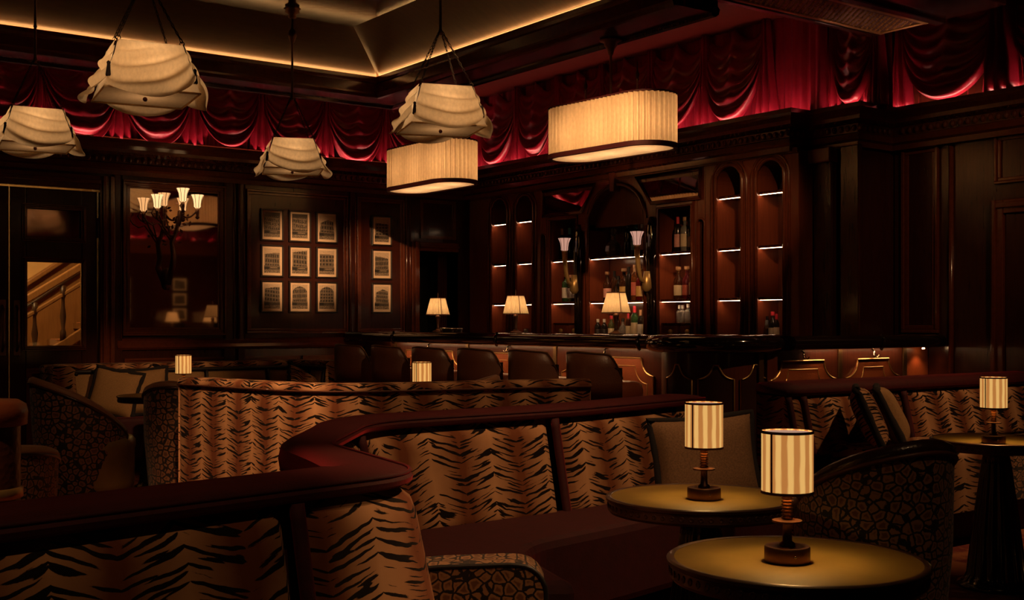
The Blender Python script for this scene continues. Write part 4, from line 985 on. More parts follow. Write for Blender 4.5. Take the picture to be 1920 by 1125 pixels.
# ------------------------------------------------------------------ pendants
def draped_pendant(px, f, zb, rz, label, ztop=3.805, rodz=None, sc=1.0):
    q = onf(px, HZ, f); t = thing('draped_pendant', label, 'lamp', (q.x, q.y, zb), rz, 'draped silk pendants over the lounge')
    B, T, Hh = .23*sc, .155*sc, .245*sc
    cb = [(-B, -B), (B, -B), (B, B), (-B, B)]; ctp = [(-T, -T), (T, -T), (T, T), (-T, T)]
    rnd = random.Random(label)
    for k in range(4):
        b0, b1, t0, t1 = Vector((*cb[k], 0)), Vector((*cb[(k+1) % 4], 0)), Vector((*ctp[k], Hh)), Vector((*ctp[(k+1) % 4], Hh))
        nrm = (b1-b0).cross(t0-b0).normalized(); nrm = nrm if nrm.dot(b0+b1) > 0 else -nrm
        obj('lining', MB().poly([b0, b1, t1, t0]), M['lining'], t, world=False)
        P = []; ph = rnd.uniform(0, 6); tilt = rnd.uniform(-.18, .18); skw = rnd.choice((-1, 1))*rnd.uniform(.35, .8)
        for i in range(29):
            a = i/28; e = 1-(2*a-1)**2; Lw = .82+.42*e**.8+tilt*(2*a-1)*.8; row = []
            for j in range(31):
                b_ = j/30; base = (t0.lerp(t1, a)).lerp(b0.lerp(b1, a), b_*Lw)
                sw = math.sin(2*PI*(3.1*b_+skw*(a-.5)+.18*math.sin(3*a+ph))+ph); fold = .020*(math.copysign(abs(sw)**.7, sw))*(.25+.75*e)*min(1, b_*4)
                out = .014+.046*b_**1.3*e**.7+fold+.012*math.sin(a*9+ph)*b_
                row.append(base+nrm*out*sc)
            P.append(row)
        obj('silk_swag', MB().quadgrid(P), M['silk'], t, world=False, smooth=True)
        c0 = ctp[k]; 
        cord = [Vector((c0[0]*1.03, c0[1]*1.03, Hh+.01)), Vector((c0[0]*1.16, c0[1]*1.16, Hh*.72)), Vector((c0[0]*1.34, c0[1]*1.34, Hh*.40))]
        obj('cord', MB().tube(cord, .003, 5), M['tassel'], t, world=False)
        e_ = cord[-1]; obj('tassel', MB().lathe([(.004, .03), (.010, .022), (.008, .012), (.015, -.04), (.013, -.045)], 8, (e_.x, e_.y, e_.z)), M['tassel'], t, world=False, smooth=True)
        obj('loop', MB().tube([(c0[0]+.012*math.cos(g), c0[1], Hh+.012+.012*math.sin(g)) for g in [2*PI*z/8 for z in range(8)]], .003, 5, closed=True), M['iron'], t, world=False)
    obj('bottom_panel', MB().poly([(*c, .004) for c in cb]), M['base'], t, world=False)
    obj('added_lid', MB().poly([(*c, Hh-.004) for c in ctp]), M['tassel'], t, world=False)  # unseen opaque lid added to keep the bulb's light off the ceiling
    obj('bottom_frame', MB().tube([(*c, 0) for c in cb], .006, 6, closed=True), M['silk'], t, world=False)
    obj('finial', MB().sphere((0, 0, -.008), .012, 8), M['redtrim'], t, world=False)
    rz_ = rodz if rodz else Hh+.36*sc
    for c0 in ctp:
        a, b_ = Vector((c0[0], c0[1], Hh+.02)), Vector((c0[0]*.06, c0[1]*.06, rz_)); n = 17; mb = MB(); d = (b_-a)/n
        for i in range(n):
            m_ = a+d*(i+.5); s1 = d.normalized(); s2 = s1.cross(Vector((0, 0, 1)) if abs(s1.z) < .9 else Vector((1, 0, 0))).normalized(); s2 = s2 if i % 2 else s1.cross(s2)
            mb.tube([m_+s1*math.cos(g)*d.length*.66+s2*math.sin(g)*.006 for g in [2*PI*z/8 for z in range(8)]], .0022, 4, closed=True)
        obj('chain', mb, M['iron'], t, world=False)
    zc = ztop-zb
    obj('rod', MB().lathe([(.012, rz_-.02), (.016, rz_), (.009, rz_+.02), (.009, rz_+.22), (.014, rz_+.23), (.009, rz_+.24), (.009, rz_+.44), (.018, rz_+.45), (.036, rz_+.50), (.026, rz_+.54), (.009, rz_+.56), (.009, zc)], 10), M['bronze'], t, world=False, smooth=True)
    obj('canopy', MB().lathe([(.012, zc-.085), (.035, zc-.07), (.03, zc-.05), (.06, zc-.03), (.055, zc-.01), (.07, zc)], 16), M['bronze'], t, world=False, smooth=True)
    lamp_light('POINT', 'pendant_bulb', t, (0, 0, Hh*.62), PW['draped'], (1, .62, .33), .05)
    return t
PW = dict(draped=3.2, oval=8.5)
draped_pendant(272, 6.0, 2.40, math.radians(-9), 'largest draped silk pendant at upper left', sc=1.0)
draped_pendant(66, 8.1, 2.46, math.radians(-8), 'draped silk pendant cut by the left frame edge')
draped_pendant(548, 9.55, 2.48, math.radians(-22), 'smallest draped silk pendant, before the photograph wall')
draped_pendant(826, 7.25, 2.44, math.radians(-19), 'draped silk pendant overlapping an oval pleated lamp')

def oval_pendant(yc_, xc_, zb, label, L=1.14, W=.42, H=.38, rz=0):
    t = thing('oval_pendant', label, 'lamp', (xc_, yc_, zb), rz, 'oval pleated pendants over the bar')
    def loop(k, n, g=0):
        st_ = L-W; per = 2*st_+PI*W; s = per*k/n; r = W/2
        if s < st_: x, y, nx_, ny_ = r, -st_/2+s, 1, 0
        elif s < st_+PI*r: a = (s-st_)/r; x, y, nx_, ny_ = r*math.cos(a), st_/2+r*math.sin(a), math.cos(a), math.sin(a)
        elif s < 2*st_+PI*r: q_ = s-st_-PI*r; x, y, nx_, ny_ = -r, st_/2-q_, -1, 0
        else: a = PI+(s-2*st_-PI*r)/r; x, y, nx_, ny_ = r*math.cos(a), -st_/2+r*math.sin(a), math.cos(a), math.sin(a)
        return x+nx_*g, y+ny_*g
    n = 792; P = []
    for k in range(n):
        g = .012*math.cos(2*PI*k*66/n); x, y = loop(k, n, g); P.append([(x, y, z) for z in (.012, H*.35, H*.7, H)])
    obj('pleated_shade', MB().quadgrid(P, None, True, False), M['pleat'], t, world=False, smooth=True)
    m = 96; 
    for nm, za, zb_, mt in (('lower_ribbon', -.004, .03, 'redtrim'), ('upper_ribbon', H-.004, H+.006, 'redtrim')):
        obj(nm, MB().quadgrid([[(*loop(k, m, g), z) for g, z in ((-.016, za), (.0145, za), (.0145, zb_), (-.016, zb_))] for k in range(m)], None, True, True), M[mt], t, world=False)
    obj('diffuser', MB().poly([(*loop(k, m, -.012), .004) for k in range(m)]), M['diffuser'], t, world=False)
    obj('added_lid', MB().poly([(*loop(k, m, -.014), H-.01) for k in range(m)]), M['redtrim'], t, world=False)  # added unseen cover, blocks upward light from the bulbs
    obj('hanging_bar', MB().tube([(0, -.30, H+.04), (0, .30, H+.04)], .008, 6), M['bronze'], t, world=False)
    for y in (-.27, .27): obj('short_rod', MB().lathe([(.007, H-.1), (.007, H+.12), (.014, H+.13), (.007, H+.14), (.016, H+.165), (.005, H+.20), (.003, H+.26)], 8, (0, y, 0)), M['bronze'], t, world=False, smooth=True)
    zc = BZ-zb
    obj('rod', MB().lathe([(.01, H-.15), (.01, zc-.12), (.018, zc-.11), (.03, zc-.07), (.05, zc-.045), (.05, zc-.02), (.085, zc-.015), (.085, zc)], 14), M['bronze'], t, world=False, smooth=True)
    for y in (-.33, 0, .33): lamp_light('POINT', 'pendant_bulb', t, (0, y, .17), PW['oval']/3*1.2, (1, .60, .31), .05)
    return t
oval_pendant(6.60, 5.72, 2.50, 'oval pleated pendant in full view over the bar', rz=math.radians(4))
oval_pendant(9.10, 5.72, 2.48, 'oval pleated pendant partly hidden by a draped lamp')
# ------------------------------------------------------------------ banquettes
def upholstered(path, s0, s1, prof, bulge, mat, name, parent, nu=None, uoff=0, flip=1):
    """one padded panel between two seams of a banquette"""
    nu = nu or max(10, int((s1-s0)/.035)); P = []; UV = []; m = len(prof)
    L = [0.0]
    for a, b in zip(prof, prof[1:]): L.append(L[-1]+math.dist(a, b))
    for (p, nn, s) in sub_path(path, s0, s1, nu):
        e = (s-s0)/(s1-s0); fu = max(0, min(1, min(e, 1-e)*(s1-s0)/.05)); fu = math.sqrt(1-(1-fu)**2); row = []; ur = []
        for j, (o, z) in enumerate(prof):
            fv = min(1, min(j, m-1-j)/2.0); fv = math.sqrt(1-(1-fv)**2)
            q = o*flip+bulge*flip*(fu*fv-.55); row.append((p.x+nn.x*q, p.y+nn.y*q, z)); ur.append((s+uoff, -L[j]))
        P.append(row); UV.append(ur)
    return obj(name, MB().quadgrid(P, UV), M[mat], parent, smooth=True)
def lin(p, q, n): return [(p[0]+(q[0]-p[0])*k/n, p[1]+(q[1]-p[1])*k/n) for k in range(n+1)]

# -- serpentine banquette in the foreground
root = thing('serpentine_banquette', 'red velvet topped tiger striped serpentine banquette in the foreground', 'banquette', (1.5, 3.0, 0))
AP = round_path([(-1.9, 1.87), (1.545, 2.54), (1.665, 3.30), (2.18, 3.94), (3.2, 3.98), (4.25, 4.22)], [0, .20, .45, .5, 1.5, 0])
AS = arclen(AP); TT = .22
def tfn(s):
    a, b = s_at(1.45, 2.52), s_at(2.3, 3.93); m = (a+b)/2; w_ = (b-a)/2
    return 1-.42*max(0, 1-((s-m)/w_)**2)**.6
def s_at(x, y): return min(zip(AS, AP), key=lambda q: (q[1]-Vector((x, y))).length)[0]
obj('outer_back', sweep(AP, [(-TT, 0), (-TT, .81)], tf=tfn), M['velvet'], root, smooth=True, edge=True)
obj('inner_body', sweep(AP, [(-.03, .0), (-.03, .80)]), M['velvet'], root)
obj('top_roll', sweep(AP, [(-TT+.02, .79), (-TT-.016, .80), (-TT-.024, .83), (-TT-.01, .867), (-TT+.03, .884), (-TT*.5, .886), (-.03, .884), (.006, .879), (.028, .872), (.037, .860), (.034, .848), (.018, .840), (-.01, .838)], close=True, tf=tfn), M['velvet'], root, smooth=True, edge=True)
obj('roll_piping', MB().tube([(p.x+n_.x*.029, p.y+n_.y*.029, .8735) for p, n_ in zip(AP, normals(AP))], .0055, 5), M['velvet'], root, smooth=True)
fprof = lin((.010, .838), (.10, .40), 12)
nose0, c0, b1 = s_at(1.20, 2.47), s_at(2.02, 3.74), s_at(3.10, 3.97)
seams = [(.1, s_at(.0, 2.3)), (s_at(.0, 2.3), nose0), (nose0, c0), (c0, b1), (b1, AS[-1]-.03)]
for i, (a, b) in enumerate(seams):
    upholstered(AP, a+.022, b-.022, fprof, .045, 'tiger', 'back_panel', root, uoff=.07*i)
    if i: 
        (p, nn, _) = sub_path(AP, a, a, 1)[0]
        obj('seam_piping', MB().tube([(p.x+nn.x*(o+.014), p.y+nn.y*(o+.014), z) for o, z in fprof], .019, 8), M['velvet'], root, smooth=True)
inner = [(p, n_) for p, n_, s in zip(AP, normals(AP), AS) if s > s_at(1.62, 3.05)]
poly = [(p.x+n_.x*.05, p.y+n_.y*.05) for p, n_ in inner]
front = round_path([(4.35, 3.74), (3.1, 3.48), (2.46, 3.36), (2.28, 2.78)], [0, .6, .35, 0])
poly += [(p.x, p.y) for p in front]
obj('seat', MB().prism(poly, .14, .455), M['velvetseat'], root, bevel=.035)
sa = [(p.x+n_.x*.05, p.y+n_.y*.05) for p, n_, s in zip(AP, normals(AP), AS) if s < s_at(1.1, 2.45)]
obj('seat', MB().prism(sa+[(q[0], q[1]-.5) for q in sa[::-1]], .14, .455), M['velvetseat'], root, bevel=.03)
arm_c = Vector((1.93, 2.83)); ar = MB(); hw, hd = .205, .09
P = []; UV = []
prof2 = [(-hw, 0), (-hw, .45)]+[(-hw+.05-.05*math.cos(a), .50+.05*math.sin(a)) for a in [k/5*PI/2 for k in range(6)]]+[(-.1, .555), (.1, .562)]+[(hw-.08+.08*math.sin(a), .48+.08*math.cos(a)) for a in [k/6*PI/2 for k in range(7)]]+[(hw, .3), (hw, 0)]
L2 = [0]
for a, b in zip(prof2, prof2[1:]): L2.append(L2[-1]+math.dist(a, b))
for d in (-hd, -hd*.9, -.3*hd, .3*hd, hd*.9, hd):
    k = .97 if abs(d) == hd else 1.0
    P.append([(arm_c.x+RX*u*k+FX*d, arm_c.y+RY*u*k+FY*d, v*(.985 if k < 1 else 1)) for u, v in prof2]); UV.append([(u, v) if abs(d) >= hd*.9 else (u, v+d) for u, v in prof2])
mb = MB().quadgrid(P, UV); mb.poly(P[0], [(u, v) for u, v in prof2]); mb.poly(P[-1][::-1], [(u, v) for u, v in prof2][::-1])
arm = obj('seat_end_arm', mb, M['giraffe'], root, smooth=True, edge=True, label='giraffe patterned padded seat end')
obj('arm_piping', MB().tube([(arm_c.x+RX*u-FX*hd, arm_c.y+RY*u-FY*hd, v) for u, v in prof2], .007, 6), M['piping'], arm, smooth=True)

# -- tiger booth whose outside back faces the viewer
b2 = thing('curved_booth', 'curved booth with tiger striped outer back in the middle', 'banquette', (3.4, 6.0, 0))
BP = round_path([(2.62, 7.10), (2.92, 5.78), (4.52, 5.40)], [0, .55, 0])
BS = arclen(BP)[-1]; ZT2 = .905
oprof = lin((.0, ZT2-.03), (.0, .02), 14)
upholstered(BP, .0, BS, oprof, .012, 'tigerfar', 'outer_back', b2, nu=90)
obj('top_rail', sweep(BP, [(.006, ZT2-.045), (.014, ZT2-.03), (.006, ZT2-.004), (-.02, ZT2+.008), (-.10, ZT2+.008), (-.15, ZT2-.01), (-.16, ZT2-.05)], v=1), M['tigerfar'], b2, smooth=True)
obj('rail_seam', sweep(BP, [(.012, ZT2-.030), (.018, ZT2-.036), (.012, ZT2-.042)]), M['stool'], b2)
obj('inner_back', sweep(BP, [(-.155, ZT2-.04), (-.19, .42)]), M['tan'], b2, smooth=True)
for s in (0, BS):
    (p, nn, _) = sub_path(BP, s, s, 1)[0]
    e = MB().poly([(p.x+nn.x*o, p.y+nn.y*o, z) for o, z in ((.004, .02), (.004, ZT2-.03), (-.02, ZT2+.004), (-.10, ZT2+.004), (-.155, ZT2-.03), (-.19, .42), (-.19, .02))], [(o, z) for o, z in ((.004, .02), (.004, ZT2-.03), (-.02, ZT2+.004), (-.10, ZT2+.004), (-.155, ZT2-.03), (-.19, .42), (-.19, .02))])
    obj('end_face', e, M['tigerfar'], b2)
sb = [(p.x-n_.x*.19, p.y-n_.y*.19) for p, n_ in zip(BP, normals(BP))]
sf = round_path([(4.62, 5.98), (3.55, 6.2), (3.32, 7.22)], [0, .3, 0])
obj('seat', MB().prism(sb+[(p.x, p.y) for p in sf], .12, .45), M['velvetseat'], b2, bevel=.03)

# -- tan banquette along the back wall
b3 = thing('wall_banquette', 'tan padded banquette along the back wall under the mirror', 'banquette', (4.0, 10.3, 0))
CP = round_path([(2.74, 9.80), (2.74, 10.30), (5.05, 10.30), (5.05, 9.85)], [0, .14, .14, 0])
CS = arclen(CP); ZT3 = .895
obj('outer_back', sweep(CP, [(-.16, 0), (-.16, ZT3-.02)]), M['tigerfar'], b3, smooth=True)
obj('top_rail', sweep(CP, [(-.165, ZT3-.06), (-.17, ZT3-.02), (-.15, ZT3), (-.03, ZT3), (.01, ZT3-.01), (.018, ZT3-.04), (0, ZT3-.06)]), M['tigerfar'], b3, smooth=True)
for s in (0, CS[-1]):
    (p, nn, _) = sub_path(CP, s, s, 1)[0]
    q = [(-.16, .02), (-.165, ZT3-.02), (-.03, ZT3), (.012, ZT3-.03), (.03, .42), (.03, .02)]
    obj('end_face', MB().poly([(p.x+nn.x*o, p.y+nn.y*o, z) for o, z in q], q), M['tigerfar'], b3)
obj('rail_piping', MB().tube([(p.x+n_.x*.02, p.y+n_.y*.02, ZT3-.065) for p, n_ in zip(CP, normals(CP))], .018, 6), M['piping'], b3, smooth=True)
fp3 = lin((.012, ZT3-.075), (.07, .45), 10); cuts = [.02, .45, 1.0, 1.75, 2.35, 2.80, CS[-1]-.02]
for a, b in zip(cuts, cuts[1:]):
    upholstered(CP, a+.015, b-.015, fp3, .03, 'tan', 'back_panel', b3)
    (p, nn, _) = sub_path(CP, b, b, 1)[0]
    obj('seam_piping', MB().tube([(p.x+nn.x*(o+.008), p.y+nn.y*(o+.008), z) for o, z in fp3], .015, 6), M['piping'], b3, smooth=True)
obj('seat', MB().box(2.80, 4.99, 9.72, 10.22, .10, .46), M['velvetseat'], b3, bevel=.03)

# -- tiger banquette at the right
b4 = thing('right_banquette', 'tiger striped banquette with red velvet rail before the bar return', 'banquette', (6.5, 4.5, 0))
DP = round_path([(5.22, 4.52), (7.86, 4.52)], [0, 0])
DS = arclen(DP)[-1]; ZT4 = .90
obj('outer_back', sweep(DP, [(-.2, 0), (-.2, ZT4-.02)]), M['velvet'], b4, smooth=True)
obj('top_rail', sweep(DP, [(-.18, ZT4-.07), (-.21, ZT4-.05), (-.20, ZT4-.005), (-.15, ZT4+.005), (-.03, ZT4), (.02, ZT4-.02), (.035, ZT4-.05), (.015, ZT4-.075)], close=True), M['velvet'], b4, smooth=True)
fp4 = lin((.012, ZT4-.08), (.09, .48), 12); k1 = .50; cuts = [.02, .15, 1.10, DS-.0]
(p_, n_, _) = sub_path(DP, 0, 0, 1)[0]
q = [(-.19, .02), (-.2, ZT4-.05), (.012, ZT4-.07), (.09, .48), (.09, .02)]
obj('end_face', MB().poly([(p_.x+n_.x*o, p_.y+n_.y*o, z) for o, z in q], q), M['tiger'], b4)
for i, (a, b) in enumerate(zip(cuts, cuts[1:])):
    upholstered(DP, a+.018, b-.018, fp4, .04, 'tigerfar', 'back_panel', b4, uoff=.11*i)
    (p, nn, _) = sub_path(DP, a, a, 1)[0]
    obj('seam_piping', MB().tube([(p.x+nn.x*(o+.01), p.y+nn.y*(o+.01), z) for o, z in fp4], .019, 8), M['velvet'], b4, smooth=True)
def cushion_box(name, x0, x1, y0, y1, z0, z1, mat, parent, r=.05):
    P = []; UV = []
    ring = round_path([(x0, y0), (x1, y0), (x1, y1), (x0, y1), (x0, y0+.001)], [0, r, r, r, 0])
    ring = [(x0+r, y0)]+[]
    pts = []
    for (cx, cy, a0) in ((x0+r, y0+r, PI), (x1-r, y0+r, 1.5*PI), (x1-r, y1-r, 0), (x0+r, y1-r, .5*PI)):
        for k in range(6): a = a0+k/5*PI/2; pts.append((cx+r*math.cos(a), cy+r*math.sin(a)))
    cx, cy = (x0+x1)/2, (y0+y1)/2
    rr = [(z0, 1), (z1-r*.8, 1), (z1-r*.4, .985), (z1-r*.1, .95), (z1, .86), (z1+.004, .4), (z1+.005, .01)]
    for z, s in rr:
        P.append([(cx+(x-cx)*(1-(1-s)*min(1, .5/(abs(x1-x0)))) if s > .8 else cx+(x-cx)*s, cy+(y-cy)*s, z) for x, y in pts]); UV.append([(x*.7+y*.7, z-(1-s)*.3) for x, y in pts])
    return obj(name, MB().quadgrid(P, UV, False, True), M[mat], parent, smooth=True)
cushion_box('seat_cushion', 5.46, 6.42, 3.78, 4.42, .2, .545, 'tigerfar', b4, .09)
cushion_box('seat_cushion', 6.44, 7.84, 3.86, 4.42, .2, .50, 'giraffe', b4, .09)
obj('seat_base', MB().box(5.5, 7.84, 3.92, 4.4, 0, .2), M['velvetseat'], b4, bevel=.02)

# ------------------------------------------------------------------ cushions
def pillow(p, w_, h_, d, rx, rz, mat, label, fr=.022, roll=0, group='scatter cushions'):
    t = thing('scatter_cushion', label, 'cushion', p, rz, group)
    n = 16; Mx = Matrix.Rotation(rx, 4, 'X') @ Matrix.Rotation(roll, 4, 'Y')
    def pt_(u, v, s):
        e = max(0, (1-u**4))*max(0, (1-v**4)); pin = 1-.07*(1-abs(u*v))*(abs(u) > -1)
        th = d*(e**.55)*s
        x = w_/2*u*(1-.08*(1-v*v)*abs(u)**3); z = h_/2*v*(1-.08*(1-u*u)*abs(v)**3)
        return Mx @ Vector((x, th, z+h_/2))
    mb = MB()
    for s in (1, -1):
        P = [[pt_(-1+2*i/n, -1+2*j/n, s) for j in range(n+1)] for i in range(n+1)]; mb.quadgrid(P, [[(w_*i/n, h_*j/n) for j in range(n+1)] for i in range(n+1)])
    obj('cover', mb, M[mat], t, smooth=True, world=False)
    per = [(-1+2*k/12, -1) for k in range(12)]+[(1, -1+2*k/12) for k in range(12)]+[(1-2*k/12, 1) for k in range(12)]+[(-1, 1-2*k/12) for k in range(12)]
    obj('fringe', MB().tube([pt_(u, v, 0) for u, v in per], [fr*random.uniform(.85, 1.15) for _ in per], 6, closed=True), M['fringe'], t, smooth=True, world=False)
    return t
R = math.radians
q = onf(203, HZ, 9.85); pillow((q.x, q.y, .465), .42, .40, .07, R(-14), R(-40), 'tan', 'tan cushion with black fringe in the left corner of wall banquette', roll=R(10))
q = onf(268, HZ, 9.92); pillow((q.x, q.y, .465), .44, .40, .08, R(-12), R(-20), 'tan', 'tan cushion with black fringe leaning second on the wall banquette', roll=R(-4))
q = onf(566, HZ, 10.75); pillow((q.x, q.y, .465), .42, .38, .08, R(-16), R(28), 'tigerfar', 'tiger cushion with black fringe at right end of wall banquette', roll=R(24))
q = onf(1335, HZ, 4.95); pillow((q.x, q.y, .46), .46, .40, .08, R(-12), R(-28), 'tweed', 'brown tweed cushion with black fringe behind the farther foreground table', fr=.016, roll=R(-4))
pillow((5.62, 4.14, .55), .40, .36, .07, R(-24), R(38), 'tigerfar', 'tiger cushion with black fringe on the right banquette')
pillow((5.86, 4.16, .55), .40, .36, .07, R(-27), R(36), 'tan', 'gold tan cushion with black fringe on the right banquette')

# ------------------------------------------------------------------ barrel chairs
def barrel_chair(p, rz, mat, label, h=.84, arm=.60, r=.33, seat='leatherdark', inner='leatherdark', pip='leatherdark', leather_border=False, tier=1.0):
    """opening faces local +x"""
    t = thing('barrel_chair', label, 'chair', p, rz, 'barrel chairs')
    n = 48; sp = math.radians(142); O = []; UO = []; I = []; top = []
    for i in range(n+1):
        a = PI-sp+2*sp*i/n; f = abs(a-PI)/sp
        zt = arm+(h-arm)*(1-f**1.7)
        ro = r*(1+.03*math.cos(2*a))
        cx, cy = math.cos(a), math.sin(a)
        lean = .05*(1-f)
        O.append([(cx*(ro*(.86+.14*min(1, z/.5))+lean*z), cy*ro*(.86+.14*min(1, z/.5)), .03+(zt-.03)*k/10) for k in range(11) for z in [.03+(zt-.03)*k/10]])
        UO.append([(a*r, .03+(zt-.03)*k/10) for k in range(11)])
        ri = ro-.055
        I.append([(cx*(ri+lean*z), cy*ri, z) for z in [zt-(zt-.40)*k/6 for k in range(7)]])
        top.append(((cx*(ro-.022+lean*zt)), cy*(ro-.022), zt))
    obj('outer_back', MB().quadgrid(O, UO), M[mat], t, smooth=True, world=False)
    obj('inner_back', MB().quadgrid(I), M[inner], t, smooth=True, world=False)
    obj('top_roll', MB().tube(top, .030, 8), M[mat] if not leather_border else M[inner], t, smooth=True, world=False)
    obj('edge_piping', MB().tube([(O[0][0][0]*1.0, O[0][0][1], .03)]+[(o[-1][0]*1.015, o[-1][1]*1.015, o[-1][2]-.012) for o in O]+[(O[-1][0][0], O[-1][0][1], .03)], .009, 6), M[pip], t, smooth=True, world=False)
    for s in (0, -1):
        e = O[s]; ii = I[s]
        obj('arm_front', MB().poly([e[0], *e[1:], *ii, (ii[-1][0], ii[-1][1], .03)]), M[inner], t, world=False)
    obj('seat', MB().lathe([(.01, .10), (r*.86, .10), (r*.9, .16), (r*.9, .38), (r*.93, .41), (r*.92, .45), (r*.84, .475), (r*.5, .482), (.01, .484)], 32, (.06, 0, 0)), M[seat], t, smooth=True, world=False)
    for k in range(4):
        a = PI/4+k*PI/2; obj('leg', MB().lathe([(.02, 0), (.024, .1)], 8, (.22*math.cos(a), .22*math.sin(a), 0)), M['wood'], t, world=False)
    return t
M['seatgold'] = leather('olive leather seat', (.20, .115, .035), .35)
q = onf(1632, HZ, 4.0)
barrel_chair((q.x, q.y, 0), math.atan2(FY*.93-RY*.37, FX*.93-RX*.37), 'giraffe', 'large giraffe patterned barrel chair beside the nearest table', h=.85, arm=.55, r=.255, leather_border=True, pip='stool')
q = onf(158, HZ, 8.0); barrel_chair((q.x, q.y, 0), math.atan2(RY*.85+FY*.53, RX*.85+FX*.53), 'leopard', 'dark leopard barrel chair with leather seat at far left', h=.86, arm=.5, r=.30, seat='seatgold', inner='stool')
q = onf(352, HZ, 8.0); barrel_chair((q.x, q.y, 0), math.atan2(FY*.9+RY*.1, FX*.9+RX*.1), 'leopard', 'leopard barrel chair half hidden by the curved booth', h=.84, arm=.55, r=.29)
q = onf(848, HZ, 8.25); barrel_chair((q.x, q.y, 0), math.atan2(-RY, -RX), 'leopard', 'leopard barrel chair just peeping over the curved booth', h=.855, arm=.6, r=.28)
q = onf(-10, HZ, 5.6); barrel_chair((q.x, q.y, 0), math.atan2(-RY*.5+FY*.6, -RX*.5+FX*.6), 'giraffe', 'giraffe patterned chair arm behind the leather post', h=.66, arm=.45, r=.29)
# round leather-capped post at the left edge
q = onf(-22, HZ, 4.6); t = thing('padded_post', 'crocodile leather post with brown leather cap at left edge', 'post', (q.x, q.y, 0))
obj('post_body', MB().lathe([(.118, .0), (.118, .90)], 28), M['croc'], t, smooth=True, world=False, edge=True)
obj('leather_cap', MB().lathe([(.125, .845), (.142, .85), (.145, .90), (.138, .93), (.11, .947), (.01, .95)], 28), M['leather'], t, smooth=True, world=False)
obj('brass_band', MB().lathe([(.119, .56), (.128, .565), (.128, .60), (.119, .605)], 28), M['brass'], t, smooth=True, world=False)

# ------------------------------------------------------------------ tables and table lamps
stud_me = MB().lathe([(.0, -.003), (.0085, -.003), (.0085, .0), (.0055, .002), (.0045, .0005), (.0, .0005)], 10).mesh('rim_stud', M['tablerim'], True)
def cafe_table(p, label, r=.30, h=.70, studs=64):
    t = thing('round_table', label, 'table', p, 0, 'round leather topped tables')
    obj('table_top', MB().lathe([(0, h-.004), (r-.018, h-.004), (r-.016, h), (0, h)], 64), M['tabletop'], t, smooth=True, world=False, edge=True)
    rim = obj('rim', MB().lathe([(r-.05, h-.05), (r-.012, h-.048), (r-.006, h-.040), (r-.008, h-.014), (r-.001, h-.010), (r, h-.002), (r-.006, h+.002), (r-.018, h+.001), (r-.02, h-.01), (r-.05, h-.01)], 64), M['tablerim'], t, smooth=True, world=False, edge=True)
    for k in range(studs):
        a = 2*PI*k/studs; piece('rim_stud', stud_me, rim, ((r-.0065)*math.cos(a), (r-.0065)*math.sin(a), h-.027), (0, PI/2, a))
    P = []
    for (rr, z) in ((.17, .0), (.175, .02), (.15, .03), (.13, .06), (.095, .35), (.065, .58), (.06, .62), (.085, .64), (.09, .65)):
        P.append([(rr*(1+(.05*math.cos(16*2*PI*k/96) if .04 < z < .6 else 0))*math.cos(2*PI*k/96), rr*(1+(.05*math.cos(16*2*PI*k/96) if .04 < z < .6 else 0))*math.sin(2*PI*k/96), z) for k in range(96)])
    obj('fluted_pedestal', MB().quadgrid(P, None, False, True), M['pedestal'], t, smooth=True, world=False)
    return t
def table_lamp(p, label, power=1.5):
    t = thing('table_lamp', label, 'lamp', p, 0, 'striped cordless table lamps')
    obj('lamp_base', MB().lathe([(0, 0), (.050, 0), (.052, .003), (.052, .033), (.050, .036), (0, .036)], 40), M['bronze'], t, smooth=True, world=False, edge=True)
    a = math.atan2(-p[1], -p[0])+.35
    obj('switch', MB().sphere((.052*math.cos(a), .052*math.sin(a), .018), .004, 6), M['steel'], t, smooth=True, world=False)
    pr = [(.018, .036), (.018, .042), (.011, .047), (.010, .085), (.012, .09)]
    obj('stem', MB().lathe(pr, 16), M['bronze'], t, smooth=True, world=False)
    obj('collar_disc', MB().lathe([(.010, .088), (.034, .091), (.034, .095), (.010, .098)], 24), M['bronze'], t, smooth=True, world=False, edge=True)
    pr = []
    for k in range(7): z = .098+k*.0075; pr += [(.010, z), (.0145, z+.003), (.010, z+.006)]
    obj('turned_stem', MB().lathe(pr+[(.02, .153), (.02, .157), (.004, .158), (.004, .2)], 16), M['bronze'], t, smooth=True, world=False)
    z0, z1, r0 = .158, .300, .058
    sh = obj('shade', MB().quadgrid([[((r0+.0008*math.cos(26*2*PI*k/130))*math.cos(2*PI*k/130), (r0+.0008*math.cos(26*2*PI*k/130))*math.sin(2*PI*k/130), z) for z in (z0, z1)] for k in range(131)], [[(k/130, z) for z in (0, 1)] for k in range(131)]), M['shade'], t, smooth=True, world=False)
    for nm, za in (('lower_ribbon', z0-.001), ('upper_ribbon', z1-.005)):
        obj(nm, MB().lathe([(r0-.001, za), (r0+.0022, za), (r0+.0022, za+.006), (r0-.001, za+.006)], 40, cap=False), M['shadetrim'], sh, smooth=True, world=False, edge=True)
    av = math.atan2(-p[1], -p[0]); a = av-.62
    for aa in (a, a+2.35): obj('seam_ribbon', MB().quadgrid([[((r0+.0018)*math.cos(aa+d), (r0+.0018)*math.sin(aa+d), z) for z in (z0, z1)] for d in (-.045, .045)]), M['shadetrim'], sh, world=False)
    obj('top_disc', MB().lathe([(0, z1-.004), (r0-.001, z1-.004), (r0-.001, z1-.003), (0, z1-.003)], 32), M['shadetop'], sh, world=False)
    lamp_light('POINT', 'lamp_bulb', t, (0, 0, .20), power, (1, .66, .22), .03)
    return t
def place(px, f): q = onf(px, HZ, f); return (q.x, q.y)
x, y = place(1493, 2.73); cafe_table((x, y, 0), 'nearest round tan leather topped table in the foreground')
